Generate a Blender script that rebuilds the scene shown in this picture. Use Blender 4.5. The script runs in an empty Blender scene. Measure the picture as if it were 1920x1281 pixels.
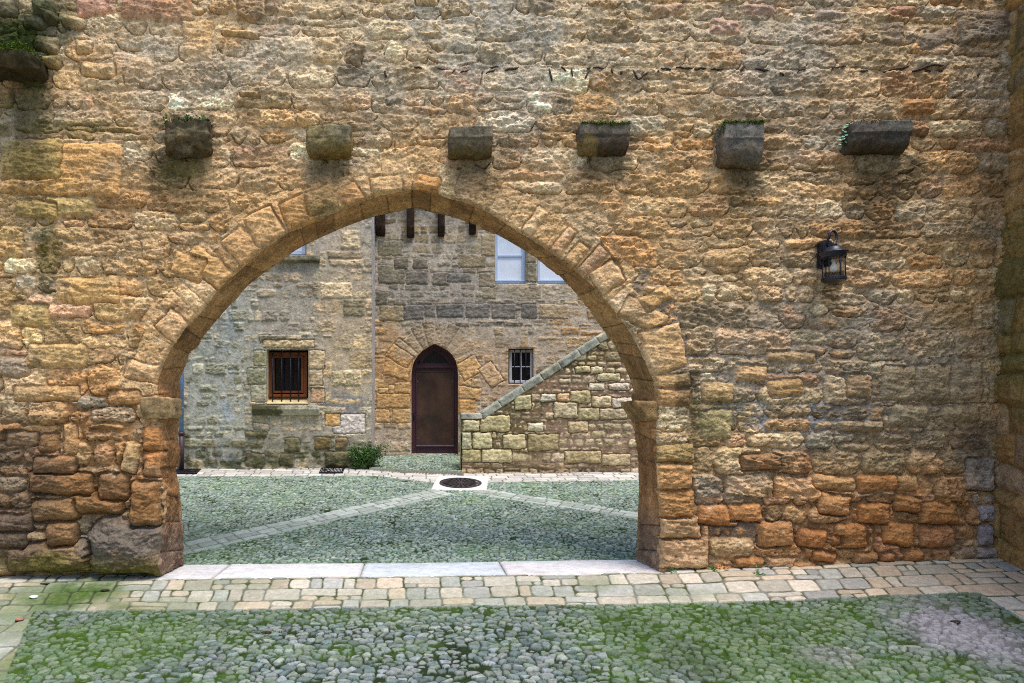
import bpy, bmesh, math, random
import numpy as np
from mathutils import Vector, Matrix, noise as mnoise
R = math.radians
sc = bpy.context.scene
COL = sc.collection

# ------------------------------------------------------------------ camera, sky, sun, exposure
F_PX, HX, HY, CZ, CY = 1200.0, 780.0, 790.0, 1.45, -6.0
cd = bpy.data.cameras.new('camera'); cam = bpy.data.objects.new('camera', cd); COL.objects.link(cam)
cam.location = (0, CY, CZ); cam.rotation_euler = (R(90), 0, 0)
cd.sensor_width = 36; cd.sensor_fit = 'HORIZONTAL'; cd.lens = 36 * F_PX / 1920
cd.shift_x = (960 - HX) / 1920; cd.shift_y = (HY - 640.5) / 1920
cd.clip_start = .05; cd.clip_end = 500
sc.camera = cam
SUN_EL, SUN_AZ = 71, 36           # azimuth measured from -Y (camera side) towards +X
w = bpy.data.worlds.new('World'); sc.world = w; w.use_nodes = True
nt = w.node_tree; nt.nodes.clear()
sk = nt.nodes.new('ShaderNodeTexSky'); sk.sky_type = 'NISHITA'; sk.sun_disc = False
sk.sun_elevation = R(SUN_EL); sk.sun_rotation = R(180 - SUN_AZ); sk.air_density = 1.0; sk.dust_density = 1.6; sk.ozone_density = 1.6
bg = nt.nodes.new('ShaderNodeBackground'); bg.inputs[1].default_value = .085
wo = nt.nodes.new('ShaderNodeOutputWorld')
nt.links.new(sk.outputs[0], bg.inputs[0]); nt.links.new(bg.outputs[0], wo.inputs[0])
sl = bpy.data.lights.new('sun', 'SUN'); sl.energy = 1.5; sl.angle = R(26); sl.color = (1, .955, .92)
so = bpy.data.objects.new('sun', sl); COL.objects.link(so)
dv = Vector((math.sin(R(SUN_AZ)) * math.cos(R(SUN_EL)), -math.cos(R(SUN_AZ)) * math.cos(R(SUN_EL)), math.sin(R(SUN_EL))))
so.rotation_euler = dv.to_track_quat('Z', 'Y').to_euler(); so.location = (3, -8, 12)
sc.view_settings.view_transform = 'Standard'; sc.view_settings.look = 'None'
sc.view_settings.exposure = 1.42; sc.view_settings.gamma = 1
sc.cycles.max_bounces = 6; sc.cycles.diffuse_bounces = 4; sc.cycles.use_denoising = False; sc.cycles.filter_width = 1.0

# ------------------------------------------------------------------ helpers
def at(px, py, Y):
    d = Y - CY
    return ((px - HX) * d / F_PX, Y, CZ - (py - HY) * d / F_PX)
def lin(c):
    c = np.asarray(c, float) / 255.0
    return np.where(c <= .04045, c / 12.92, ((c + .055) / 1.055) ** 2.4)
def zx(X):
    return np.interp(X, [-6, -3.9, -2.4, 0, 2.28, 3.8, 5.4, 7], [-.06, -.05, -.022, .004, .035, .09, .15, .2])
def gz(X, Y):
    X = np.asarray(X, float); Y = np.asarray(Y, float)
    b = zx(X); bb = np.interp(X, [-6, -2.4, 2.3, 6], [-.02, -.02, .03, .04])
    t = np.clip((Y - 0) / .5, 0, 1)
    return b * (1 - t) + bb * t + .14 * np.minimum(Y + .08, 0) + .14 * np.maximum(Y - .52, 0)
def gp(px, py):                       # pixel -> point on the ground
    lo, hi = 2.5, 14.0
    def f(d): return CZ - (py - HY) * d / F_PX - float(gz((px - HX) * d / F_PX, d + CY))
    for _ in range(50):
        m = .5 * (lo + hi)
        if f(m) > 0: lo = m
        else: hi = m
    d = .5 * (lo + hi)
    return ((px - HX) * d / F_PX, d + CY, CZ - (py - HY) * d / F_PX)

def hsh(i, k=0.0):
    v = np.sin(np.asarray(i, float) * 12.9898 + k * 78.233 + 4.1) * 43758.5453
    return v - np.floor(v)
_rg = np.random.default_rng(7)
_perm = _rg.permutation(256); _perm = np.concatenate([_perm, _perm, _perm])
_ga = _rg.random(256) * 2 * math.pi; _gx = np.cos(_ga).astype(np.float32); _gy = np.sin(_ga).astype(np.float32)
def P(x, y, seed=0):
    x = x + seed * 17.37; y = y + seed * 9.71
    xi = np.floor(x).astype(np.int64); yi = np.floor(y).astype(np.int64)
    xf = (x - xi).astype(np.float32); yf = (y - yi).astype(np.float32)
    X0 = xi & 255; Y0 = yi & 255; X1 = (X0 + 1) & 255; Y1 = (Y0 + 1) & 255
    u = xf * xf * xf * (xf * (xf * 6 - 15) + 10); v = yf * yf * yf * (yf * (yf * 6 - 15) + 10)
    h00 = _perm[_perm[X0] + Y0]; h10 = _perm[_perm[X1] + Y0]; h01 = _perm[_perm[X0] + Y1]; h11 = _perm[_perm[X1] + Y1]
    a = _gx[h00] * xf + _gy[h00] * yf; b = _gx[h10] * (xf - 1) + _gy[h10] * yf
    c = _gx[h01] * xf + _gy[h01] * (yf - 1); d = _gx[h11] * (xf - 1) + _gy[h11] * (yf - 1)
    return 1.5 * (a + u * (b - a) + v * ((c + u * (d - c)) - (a + u * (b - a))))
def fbm(x, y, seed=0, o=4, g=.5):
    s = 0; a = 1; n = 0
    for k in range(o):
        s = s + a * P(x * 2 ** k, y * 2 ** k, seed + k * 3.3); n += a; a *= g
    return s / n
def rid(x, y, seed=0, o=3, g=.55):
    s = 0; a = 1; n = 0
    for k in range(o):
        s = s + a * (1 - 2 * np.abs(P(x * 2 ** k, y * 2 ** k, seed + k * 5.1))); n += a; a *= g
    return s / n
def sst(a, b, x):
    t = np.clip((x - a) / (b - a), 0, 1); return t * t * (3 - 2 * t)

def tag(o, label=None, cat=None, group=None, kind=None):
    if label: o['label'] = label
    if cat: o['category'] = cat
    if group: o['group'] = group
    if kind: o['kind'] = kind
    return o
def empty(name, loc, label=None, cat=None, group=None, kind=None):
    o = bpy.data.objects.new(name, None); COL.objects.link(o); o.location = loc; o.empty_display_size = .2
    return tag(o, label, cat, group, kind)
def wloc(o):
    v = Vector(o.location)
    while o.parent is not None:
        o = o.parent
        if o.type == 'EMPTY': v = Vector(o.location)
        break
    return v
def link(name, me, mat, parent=None):
    o = bpy.data.objects.new(name, me); COL.objects.link(o)
    if mat is not None: me.materials.append(mat)
    if parent is not None:
        o.parent = parent
        if parent.type == 'EMPTY': o.matrix_parent_inverse = Matrix.Translation(-Vector(parent.location))
        # mesh parents sit at identity world transform, so nothing to undo
    return o
def np_mesh(name, V, Q, col=None, mat=None, parent=None, smooth=True):
    me = bpy.data.meshes.new(name); n = len(V); m, k = Q.shape
    me.vertices.add(n); me.vertices.foreach_set('co', np.ascontiguousarray(V, np.float32).ravel())
    me.loops.add(m * k); me.loops.foreach_set('vertex_index', np.ascontiguousarray(Q, np.int32).ravel())
    me.polygons.add(m); me.polygons.foreach_set('loop_start', np.arange(0, m * k, k, dtype=np.int32))
    me.polygons.foreach_set('loop_total', np.full(m, k, np.int32))
    me.polygons.foreach_set('use_smooth', np.full(m, smooth, bool))
    me.update(calc_edges=True)
    if col is not None:
        a = me.color_attributes.new('Col', 'FLOAT_COLOR', 'POINT')
        c = np.ones((n, 4), np.float32); c[:, :3] = col
        a.data.foreach_set('color', c.ravel())
    return link(name, me, mat, parent)
def grid_mesh(name, X, Y, Z, col, keep, mat, parent=None):
    ny, nx = X.shape
    idx = np.arange(ny * nx).reshape(ny, nx)
    Q = np.stack([idx[:-1, :-1], idx[:-1, 1:], idx[1:, 1:], idx[1:, :-1]], -1).reshape(-1, 4)
    if keep is not None: Q = Q[keep.ravel()]
    used = np.zeros(ny * nx, bool); used[Q.ravel()] = True
    rem = np.cumsum(used) - 1
    V = np.stack([X, Y, Z], -1).reshape(-1, 3)[used]
    c = None if col is None else np.clip(np.stack(col, -1).reshape(-1, 3)[used], .004, .95)
    return np_mesh(name, V, rem[Q], c, mat, parent)

# ---- materials
def principled(name):
    m = bpy.data.materials.new(name); m.use_nodes = True
    return m, m.node_tree, m.node_tree.nodes['Principled BSDF']
def stone_mat(name, grain=110, bump=.25, var=.3, rough=.9, wet=0, dist=.004):
    m, t, b = principled(name); N = t.nodes; L = t.links
    at_ = N.new('ShaderNodeAttribute'); at_.attribute_name = 'Col'
    tc = N.new('ShaderNodeNewGeometry')
    n1 = N.new('ShaderNodeTexNoise'); n1.inputs['Scale'].default_value = grain; n1.inputs['Detail'].default_value = 5; n1.inputs['Roughness'].default_value = .65
    n2 = N.new('ShaderNodeTexNoise'); n2.inputs['Scale'].default_value = grain * .3; n2.inputs['Detail'].default_value = 6; n2.inputs['Roughness'].default_value = .7
    L.new(tc.outputs['Position'], n1.inputs['Vector']); L.new(tc.outputs['Position'], n2.inputs['Vector'])
    mr = N.new('ShaderNodeMapRange'); mr.inputs[1].default_value = .3; mr.inputs[2].default_value = .7; mr.inputs[3].default_value = 1 - var; mr.inputs[4].default_value = 1 + var
    ad = N.new('ShaderNodeMath'); ad.operation = 'ADD'; L.new(n1.outputs[0], ad.inputs[0]); L.new(n2.outputs[0], ad.inputs[1])
    hf = N.new('ShaderNodeMath'); hf.operation = 'MULTIPLY'; hf.inputs[1].default_value = .5; L.new(ad.outputs[0], hf.inputs[0])
    L.new(hf.outputs[0], mr.inputs[0])
    mx = N.new('ShaderNodeVectorMath'); mx.operation = 'SCALE'; L.new(at_.outputs['Color'], mx.inputs[0]); L.new(mr.outputs[0], mx.inputs['Scale'])
    L.new(mx.outputs[0], b.inputs['Base Color'])
    bp = N.new('ShaderNodeBump'); bp.inputs['Strength'].default_value = bump; bp.inputs['Distance'].default_value = dist
    L.new(hf.outputs[0], bp.inputs['Height']); L.new(bp.outputs[0], b.inputs['Normal'])
    b.inputs['Roughness'].default_value = rough; b.inputs['Specular IOR Level'].default_value = .12
    return m
def plain_mat(name, c, rough=.6, metal=0, var=.12, scale=30, bump=.1, spec=.4, c2=None, stretch=(1, 1, 1)):
    m, t, b = principled(name); N = t.nodes; L = t.links
    tc = N.new('ShaderNodeNewGeometry'); mp = N.new('ShaderNodeMapping'); mp.inputs['Scale'].default_value = stretch
    L.new(tc.outputs['Position'], mp.inputs[0])
    n = N.new('ShaderNodeTexNoise'); n.inputs['Scale'].default_value = scale; n.inputs['Detail'].default_value = 5
    L.new(mp.outputs[0], n.inputs['Vector'])
    cr = N.new('ShaderNodeValToRGB'); a = lin(c)
    e0, e1 = cr.color_ramp.elements; e0.position = .3; e1.position = .7
    lo = a * (1 - var * 2); hi = lin(c2) if c2 is not None else a * (1 + var * 2)
    e0.color = (*np.clip(lo, 0, 1), 1); e1.color = (*np.clip(hi, 0, 1), 1)
    L.new(n.outputs[0], cr.inputs[0]); L.new(cr.outputs[0], b.inputs['Base Color'])
    bp = N.new('ShaderNodeBump'); bp.inputs['Strength'].default_value = bump; bp.inputs['Distance'].default_value = .004
    L.new(n.outputs[0], bp.inputs['Height']); L.new(bp.outputs[0], b.inputs['Normal'])
    b.inputs['Roughness'].default_value = rough; b.inputs['Metallic'].default_value = metal; b.inputs['Specular IOR Level'].default_value = spec
    return m
M = {}
M['wall'] = stone_mat('rubble_stone', 70, 1.0, .8, dist=.011); M['corbel'] = stone_mat('corbel_stone', 95, 1.0, .9, dist=.007)
M['far'] = stone_mat('far_stone', 30, 1.0, .6, dist=.016)
M['cobble'] = stone_mat('cobble_stone', 70, .7, .45, .78, dist=.006)
M['slab'] = stone_mat('slab_stone', 60, .7, .3, .75, dist=.005)
M['dark_iron'] = plain_mat('dark_iron', (38, 38, 46), .5, .5, .2, 60, .2)
M['lamp_metal'] = plain_mat('lamp_metal', (46, 48, 60), .42, .3, .25, 60, .15, .5)
M['door'] = plain_mat('plum_paint', (62, 30, 42), .5, 0, .2, 25, .1, .4, stretch=(3, 3, .6))
M['door_panel'] = plain_mat('brown_panel', (60, 38, 28), .4, 0, .2, 3.5, .1, .35, c2=(80, 54, 38)); M['dark_pane'] = plain_mat('dusty_dark_pane', (22, 18, 18), .5, 0, .2, 8, .05, .3)
M['orange_wood'] = plain_mat('varnished_wood', (126, 70, 34), .45, 0, .15, 20, .1, .4, stretch=(4, 4, .5))
M['old_wood'] = plain_mat('old_wood', (38, 28, 22), .85, 0, .35, 35, .8, .2, c2=(80, 64, 52), stretch=(3, 3, .4))
M['stick'] = plain_mat('weathered_wood', (54, 42, 36), .85, 0, .35, 90, .8, .2, c2=(100, 84, 74))
M['white_paint'] = plain_mat('white_paint', (205, 212, 222), .5, 0, .05, 30, .1)
M['blue_paint'] = plain_mat('pale_blue_paint', (186, 204, 230), .5, 0, .05, 30, .1)
M['blind'] = plain_mat('white_blind', (232, 238, 246), .22, 0, .03, 6, .05)
M['pipe_blue'] = plain_mat('blue_grey_pipe', (110, 140, 180), .45, 0, .1, 15, .05)
M['pipe_brown'] = plain_mat('brown_pipe', (70, 52, 54), .5, 0, .15, 15, .05)
M['moss'] = plain_mat('moss', (52, 72, 20), .95, 0, .4, 60, .3, .1, c2=(105, 130, 45))
M['moss_dark'] = plain_mat('dark_moss', (34, 44, 18), .95, 0, .4, 60, .3, .1, c2=(62, 76, 34))
M['leaf'] = plain_mat('green_leaf', (70, 120, 48), .55, 0, .3, 25, .05, .35, c2=(128, 172, 92))
M['shrub_leaf'] = plain_mat('shrub_leaf', (50, 86, 34), .6, 0, .3, 25, .05, .3, c2=(100, 140, 70))
M['leaf_pale'] = plain_mat('pale_round_leaf', (110, 160, 120), .6, 0, .2, 25, .05, .3, c2=(150, 195, 160))
M['terrain'] = plain_mat('earth', (110, 105, 85), .95, 0, .2, 2, .1)
m, t, b = principled('dark_glass'); b.inputs['Base Color'].default_value = (.01, .01, .013, 1); b.inputs['Roughness'].default_value = .07; M['glass'] = m
m, t, b = principled('clear_glass'); b.inputs['Base Color'].default_value = (.92, .92, .9, 1); b.inputs['Roughness'].default_value = .3; b.inputs['Transmission Weight'].default_value = 1; b.inputs['IOR'].default_value = 1.1; M['lamp_glass'] = m
m, t, b = principled('bulb'); b.inputs['Base Color'].default_value = (.8, .75, .65, 1); b.inputs['Roughness'].default_value = .2; M['bulb'] = m

# ---- small shapes
def bm_obj(name, bm, mat, parent=None, smooth=False):
    me = bpy.data.meshes.new(name); bm.normal_update(); bm.to_mesh(me); bm.free()
    if smooth: me.polygons.foreach_set('use_smooth', [True] * len(me.polygons))
    return link(name, me, mat, parent)
def bx(bm, x0, x1, y0, y1, z0, z1, bev=0):
    r = bmesh.ops.create_cube(bm, size=1); vs = r['verts']
    for v in vs:
        v.co.x = x0 + (v.co.x + .5) * (x1 - x0); v.co.y = y0 + (v.co.y + .5) * (y1 - y0); v.co.z = z0 + (v.co.z + .5) * (z1 - z0)
    if bev:
        es = list({e for v in vs for e in v.link_edges})
        bmesh.ops.bevel(bm, geom=es, offset=bev, segments=2, affect='EDGES', profile=.7)
def box(name, b, mat, parent=None, bev=.004):
    bm = bmesh.new(); bx(bm, *b, bev=bev); return bm_obj(name, bm, mat, parent)
def tube_pts(bm, pts, rad, seg=8, caps=True):
    pts = [Vector(p) for p in pts]; n = len(pts); rings = []
    rads = rad if isinstance(rad, (list, tuple)) else [rad] * n
    for i, p in enumerate(pts):
        tg = (pts[min(i + 1, n - 1)] - pts[max(i - 1, 0)]).normalized()
        a = tg.orthogonal().normalized() if i == 0 else (prev - tg * prev.dot(tg)).normalized()
        prev = a; b_ = tg.cross(a)
        rings.append([bm.verts.new(p + (a * math.cos(2 * math.pi * k / seg) + b_ * math.sin(2 * math.pi * k / seg)) * rads[i]) for k in range(seg)])
    for r0, r1 in zip(rings, rings[1:]):
        for k in range(seg): bm.faces.new((r0[k], r0[(k + 1) % seg], r1[(k + 1) % seg], r1[k]))
    if caps: bm.faces.new(rings[0][::-1]); bm.faces.new(rings[-1])
def tube(name, pts, rad, mat, parent=None, seg=8):
    bm = bmesh.new(); tube_pts(bm, pts, rad, seg); return bm_obj(name, bm, mat, parent, True)
def lathe_bm(bm, c, prof, seg=28):
    rings = []
    for r, z in prof:
        rings.append([bm.verts.new((c[0] + r * math.cos(2 * math.pi * k / seg), c[1] + r * math.sin(2 * math.pi * k / seg), c[2] + z)) for k in range(seg)])
    for r0, r1 in zip(rings, rings[1:]):
        for k in range(seg): bm.faces.new((r0[k], r0[(k + 1) % seg], r1[(k + 1) % seg], r1[k]))
    bm.faces.new(rings[0][::-1]); bm.faces.new(rings[-1])
def rough_block(name, prof, x0, x1, col_fn, mat, parent, seg=34, amp=.006, fr=9, seed=0, taper=0, worn=.012, step=.012):
    """profile (y,z) closed polygon extruded along X with dense surface and worn, noisy skin"""
    pr = []
    n = len(prof)
    for i in range(n):
        a = np.array(prof[i]); b = np.array(prof[(i + 1) % n]); k = max(1, int(np.linalg.norm(b - a) / step))
        for j in range(k): pr.append(a + (b - a) * j / k)
    pr = np.array(pr); c = pr.mean(0)
    seg = max(seg, int((x1 - x0) / step))
    V = []; rings = []
    xs = list(np.linspace(x0, x1, seg + 1)); ins = [0] * (seg + 1)
    lay = [(x0 + .0, .0), ] ; L = []
    for s_ in (.05, .35, .7): L.append((x0, s_))
    for i, x in enumerate(xs): L.append((x, 1.0))
    for s_ in (.7, .35, .05): L.append((x1, s_))
    for x, s_ in L:
        e = min(x - x0, x1 - x)
        sh = 1 - (worn * max(0, 1 - e / .03) ** 2) / .15 if s_ == 1 else (1 - worn / .15) * s_
        V.append([(x, c[0] + (p[0] - c[0]) * sh, c[1] + (p[1] - c[1]) * sh) for p in pr])
    V = np.array(V); k = len(pr); m_ = len(L)
    flat = V.reshape(-1, 3)
    out = np.empty_like(flat); cols = np.empty_like(flat); ctr = np.array([(x0 + x1) / 2, c[0], c[1]])
    for i, p in enumerate(flat):
        v = Vector(p) * fr + Vector((seed * 3.1, seed, 0))
        nz = mnoise.fractal(v, 1.0, 2.2, 4) ; n2 = mnoise.noise(Vector(p) * 3.2 + Vector((0, seed * 7, 0)))
        d = p - ctr; d /= (np.linalg.norm(d) + 1e-6)
        out[i] = p + d * (nz * amp + n2 * amp * 1.3)
        cols[i] = col_fn(p, nz, n2)
    idx = np.arange(m_ * k).reshape(m_, k)
    Q = np.stack([idx[:-1, :], np.roll(idx[:-1, :], -1, 1), np.roll(idx[1:, :], -1, 1), idx[1:, :]], -1).reshape(-1, 4)
    o = np_mesh(name, out, Q, cols, mat, parent)
    return o
def leaves(name, pts, size, mat, parent=None, seed=0, flat=.5, asp=.45):
    rng = np.random.default_rng(seed); V = []; Q = []
    for p in pts:
        s = size * rng.uniform(.6, 1.3)
        d = rng.normal(size=3); d[2] = d[2] * flat + .25; d /= np.linalg.norm(d)
        e = np.cross(d, rng.normal(size=3)); e /= np.linalg.norm(e)
        b = len(V); p = np.array(p)
        V += [p, p + d * s * .5 + e * s * asp * .5, p + d * s, p + d * s * .5 - e * s * asp * .5]; Q.append((b, b + 1, b + 2, b + 3))
    return np_mesh(name, np.array(V), np.array(Q), None, mat, parent, smooth=False)

# ------------------------------------------------------------------ masonry engine
def layout(U, V, rh, rv, wm, wv, seed, split=.25, corner=.02, v0=-1.0, v1=8.0, u0=-9, u1=9):
    rng = np.random.default_rng(seed)
    zs = [v0]
    while zs[-1] < v1: zs.append(zs[-1] + rh * rng.uniform(1 - rv, 1 + rv))
    zs = np.array(zs); row = np.clip(np.searchsorted(zs, V.ravel()) - 1, 0, len(zs) - 2)
    u = U.ravel(); v = V.ravel(); n = len(u)
    l = np.zeros(n); r = np.ones(n); ids = np.zeros(n, np.int64)
    order = np.argsort(row, kind='stable'); cuts = np.searchsorted(row[order], np.arange(len(zs)))
    for i in range(len(zs) - 1):
        sel = order[cuts[i]:cuts[i + 1]]
        xs = [u0 - rng.uniform(0, wm)]
        hh = zs[i + 1] - zs[i]
        while xs[-1] < u1: xs.append(xs[-1] + max(.5 * hh, wm * rng.uniform(1 - wv, 1 + wv) * (.6 + .4 * hh / rh)))
        xs = np.array(xs)
        if len(sel) == 0: continue
        k = np.clip(np.searchsorted(xs, u[sel]) - 1, 0, len(xs) - 2)
        l[sel] = xs[k]; r[sel] = xs[k + 1]; ids[sel] = i * 1000 + k
    b = zs[row]; t = zs[row + 1]
    sp = hsh(ids, 3.3 + seed); fr_ = .35 + .3 * hsh(ids, 5.7 + seed)
    cut = b + (t - b) * fr_; do = sp < split; up = v > cut
    b = np.where(do & up, cut, b); t = np.where(do & ~up, cut, t); ids = ids * 3 + np.where(do & up, 1, 0)
    # vertical split of some halves
    sp2 = hsh(ids, 8.1 + seed); c2 = l + (r - l) * (.35 + .3 * hsh(ids, 1.9 + seed)); do2 = (sp2 < split * .8) & ((r - l) > 1.1 * (t - b)); rt = u > c2
    l = np.where(do2 & rt, c2, l); r = np.where(do2 & ~rt, c2, r); ids = ids * 2 + np.where(do2 & rt, 1, 0)
    cr = corner * (.5 + 1.2 * hsh(ids, 6.6))
    dx = np.minimum(u - l, r - u); dz = np.minimum(v - b, t - v)
    d = np.minimum(dx, dz); q = (dx < cr) & (dz < cr)
    d = np.where(q, cr - np.hypot(cr - dx, cr - dz), d)
    sh = U.shape
    return ids.reshape(sh), d.reshape(sh), ((u - (l + r) / 2)).reshape(sh), ((v - (b + t) / 2)).reshape(sh)

def polyinfo(X, Z, poly, near=None):
    """distance, arclength and inside flag against a closed polygon"""
    x = X.ravel(); z = Z.ravel(); best = np.full(x.shape, 1e9); s = np.zeros(x.shape); ins = np.zeros(x.shape, bool)
    bx_ = np.zeros(x.shape); bz_ = np.zeros(x.shape)
    L = 0; n = len(poly)
    for i in range(n):
        a = poly[i]; b = poly[(i + 1) % n]; e = b - a; ll = np.hypot(*e)
        if ll < 1e-9: continue
        if near is None or i < n - 1:
            t = np.clip(((x - a[0]) * e[0] + (z - a[1]) * e[1]) / ll ** 2, 0, 1)
            qx = a[0] + t * e[0]; qz = a[1] + t * e[1]; d = (x - qx) ** 2 + (z - qz) ** 2
            m_ = d < best; best[m_] = d[m_]; s[m_] = L + t[m_] * ll; bx_[m_] = qx[m_]; bz_[m_] = qz[m_]
        c = ((a[1] > z) != (b[1] > z))
        if c.any():
            xc = np.zeros(x.shape); xc[c] = a[0] + (z[c] - a[1]) / (b[1] - a[1]) * e[0]
            ins ^= c & (x < xc)
        L += ll
    sh = X.shape
    return np.sqrt(best).reshape(sh), s.reshape(sh), ins.reshape(sh), bx_.reshape(sh), bz_.reshape(sh)

def axis(segs):
    out = [segs[0][0]]
    for a, b, st in segs:
        n = max(1, int(round((b - a) / st))); out += list(np.linspace(a, b, n + 1)[1:])
    return np.array(out)

class Wall:
    """heightfield wall in the plane y = Y0 (front looks to -Y); u along +X"""
    def __init__(s, xa, za, px2):
        s.X, s.Z = np.meshgrid(xa, za); s.px2 = px2; s.sh = s.X.shape
        s.hs = np.zeros(s.sh); s.hm = np.zeros(s.sh)
    def pxd(s, px, py): return s.px2(px, py)
    def blob(s, F, lst, wob=.35, seed=3):
        """F: list of 3 colour fields; soft ragged-edged patches of stone tone and staining, with some painted shade"""
        n1 = fbm(s.X * 2.2, s.Z * 2.2, seed, 4)
        for (px, py, rx, ry, c, st) in lst:
            x, z = s.px2(px, py); ax = rx * s.k; az = ry * s.k
            q = np.sqrt(((s.X - x) / ax) ** 2 + ((s.Z - z) / az) ** 2)
            m_ = np.clip(st * (1 - sst(.55, 1.25, q + wob * n1 * 1.3)), 0, 1)
            c = lin(c)
            for i in range(3): F[i] = F[i] * (1 - m_) + c[i] * m_
        return F
    def scal(s, base, lst, wob=.3, seed=5):
        F = np.full(s.sh, base, float); n1 = fbm(s.X * 1.7, s.Z * 1.7, seed, 3)
        for (px, py, rx, ry, v, st) in lst:
            x, z = s.px2(px, py); ax = rx * s.k; az = ry * s.k
            q = np.sqrt(((s.X - x) / ax) ** 2 + ((s.Z - z) / az) ** 2)
            m_ = st * (1 - sst(.5, 1.25, q + wob * n1)); F = F * (1 - m_) + v * m_
        return F

def stone_relief(X, Z, ids, lu, lv, d, prot, edge, tilt, strata, rough, seed, gs=1.0):
    r1 = hsh(ids, 1.1); r2 = hsh(ids, 2.2); r3 = hsh(ids, 3.7); r4 = hsh(ids, 4.4)
    e = 1 - np.exp(-np.maximum(d, 0) / edge)
    h = prot * (.1 + .9 * r1) * e + tilt * ((r2 - .5) * lu + (r3 - .65) * lv)
    ox = r1 * 37; oz = r2 * 53
    st = rid(X * 2.6 * gs + ox + .3 * fbm(X * 5, Z * 5, seed + 4, 2), Z * 14 * gs + oz + X * (r4 - .5) * 5, seed, 3)
    h = h + strata * (.25 + r3) * st * e
    pk = fbm(X * 11 * gs + oz, Z * 15 * gs + ox, seed + 2, 5, .66)
    pit = sst(.15, .55, fbm(X * 17 * gs + ox, Z * 24 * gs + oz, seed + 6, 3, .6))
    h = h + rough * pk * (.6 + .9 * r4) - rough * .9 * pit * (r2 > .45) * e
    return h

def paint_stones(ids, zone, palette, mixp, var, seed):
    r = hsh(ids, 9.3 + seed); v = 1 + var * (2 * hsh(ids, 11.9 + seed) - 1)
    k = (r * len(palette)).astype(int) % len(palette)
    pal = np.array([lin(c) for c in palette]); out = []
    m_ = mixp * hsh(ids, 13.7 + seed)
    for i in range(3): out.append((zone[i] * (1 - m_) + pal[k][..., i] * m_) * v)
    return out

# ------------------------------------------------------------------ the arched wall (front face in the plane y = 0)
def p0(px, py): q = at(px, py, 0.0); return q[0], q[2]
K0 = 6.0 / F_PX
FRONT = [(302, 1135), (302, 1085), (305, 1040), (309, 1000), (312, 960), (309, 925), (303, 900), (301, 870), (305, 840), (304, 810), (302, 780), (296, 755), (293, 735), (293, 715), (304, 685), (320, 650), (335, 631), (350, 611), (367, 594), (379, 580), (400, 556), (424, 528), (450, 505), (490, 470), (540, 435), (590, 415), (640, 392), (690, 373), (733, 363), (775, 352), (808, 360), (840, 371), (875, 382), (910, 396), (945, 418), (980, 440), (1015, 462), (1050, 486), (1078, 506), (1102, 528), (1135, 562), (1155, 587), (1172, 609), (1185, 629), (1196, 648), (1210, 680), (1219, 697), (1226, 715), (1231, 747), (1233, 790), (1231, 830), (1229, 876), (1231, 925), (1236, 985), (1235, 1040), (1236, 1072), (1237, 1135)]
BACK = [(344, 1115), (344, 1058), (343, 1040), (342, 1000), (341, 960), (338, 930), (333, 900), (328, 870), (333, 840), (334, 810), (335, 780), (335, 755), (335, 730), (337, 708), (347, 682), (352, 663), (364, 654), (381, 632), (401, 607), (420, 584), (441, 562), (466, 534), (492, 514), (520, 494), (556, 468), (596, 448), (640, 428), (700, 406), (737, 399), (775, 388), (806, 398), (838, 404), (868, 412), (900, 425), (926, 437), (952, 451), (980, 468), (1012, 487), (1046, 514), (1074, 540), (1100, 572), (1120, 603), (1131, 618), (1141, 632), (1150, 642), (1161, 668), (1172, 688), (1182, 712), (1189, 736), (1191, 780), (1191, 810), (1197, 860), (1198, 925), (1195, 985), (1195, 1035), (1198, 1050), (1199, 1115)]
TD = .46
Fp = np.array([p0(*p) for p in FRONT]); Bp = np.array([(at(px, py, TD)[0], at(px, py, TD)[2]) for px, py in BACK])
# the two traced outlines, resampled together and slightly roughened
def resamp(A, tt, key):
    return np.stack([np.interp(tt, key, A[:, 0]), np.interp(tt, key, A[:, 1])], -1)
key = np.concatenate([[0], np.cumsum(np.hypot(*np.diff(Fp, axis=0).T))]); LEN = key[-1]
S = np.linspace(0, LEN, 260)
Fr = resamp(Fp, S, key)
for _ in range(2):
    Fr[1:-1] = .25 * Fr[:-2] + .5 * Fr[1:-1] + .25 * Fr[2:]
tg = np.gradient(Fr, axis=0); tg /= np.linalg.norm(tg, axis=1)[:, None]; nrm = np.stack([-tg[:, 1], tg[:, 0]], -1)   # points into the masonry on the left run
Fr += nrm * (.012 * fbm(S * 5.5, S * 0, 4, 4, .6))[:, None]

arch = empty('arched_wall', (0, 0, 0), 'tall ochre rubble stone wall pierced by a broad pointed arch, facing the viewer', 'wall')
xa = axis([(-5.6, -4.1, .03), (-4.1, 5.46, .0072), (5.46, 5.9, .02)])
za = axis([(-.35, 5.55, .0072), (5.55, 5.76, .03)])
W = Wall(xa, za, p0); W.k = K0; X, Z = W.X, W.Z
dist, sarc, inside, qx, qz = polyinfo(X, Z, Fr, near=True)
dist = np.where(inside, -dist, dist)

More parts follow.
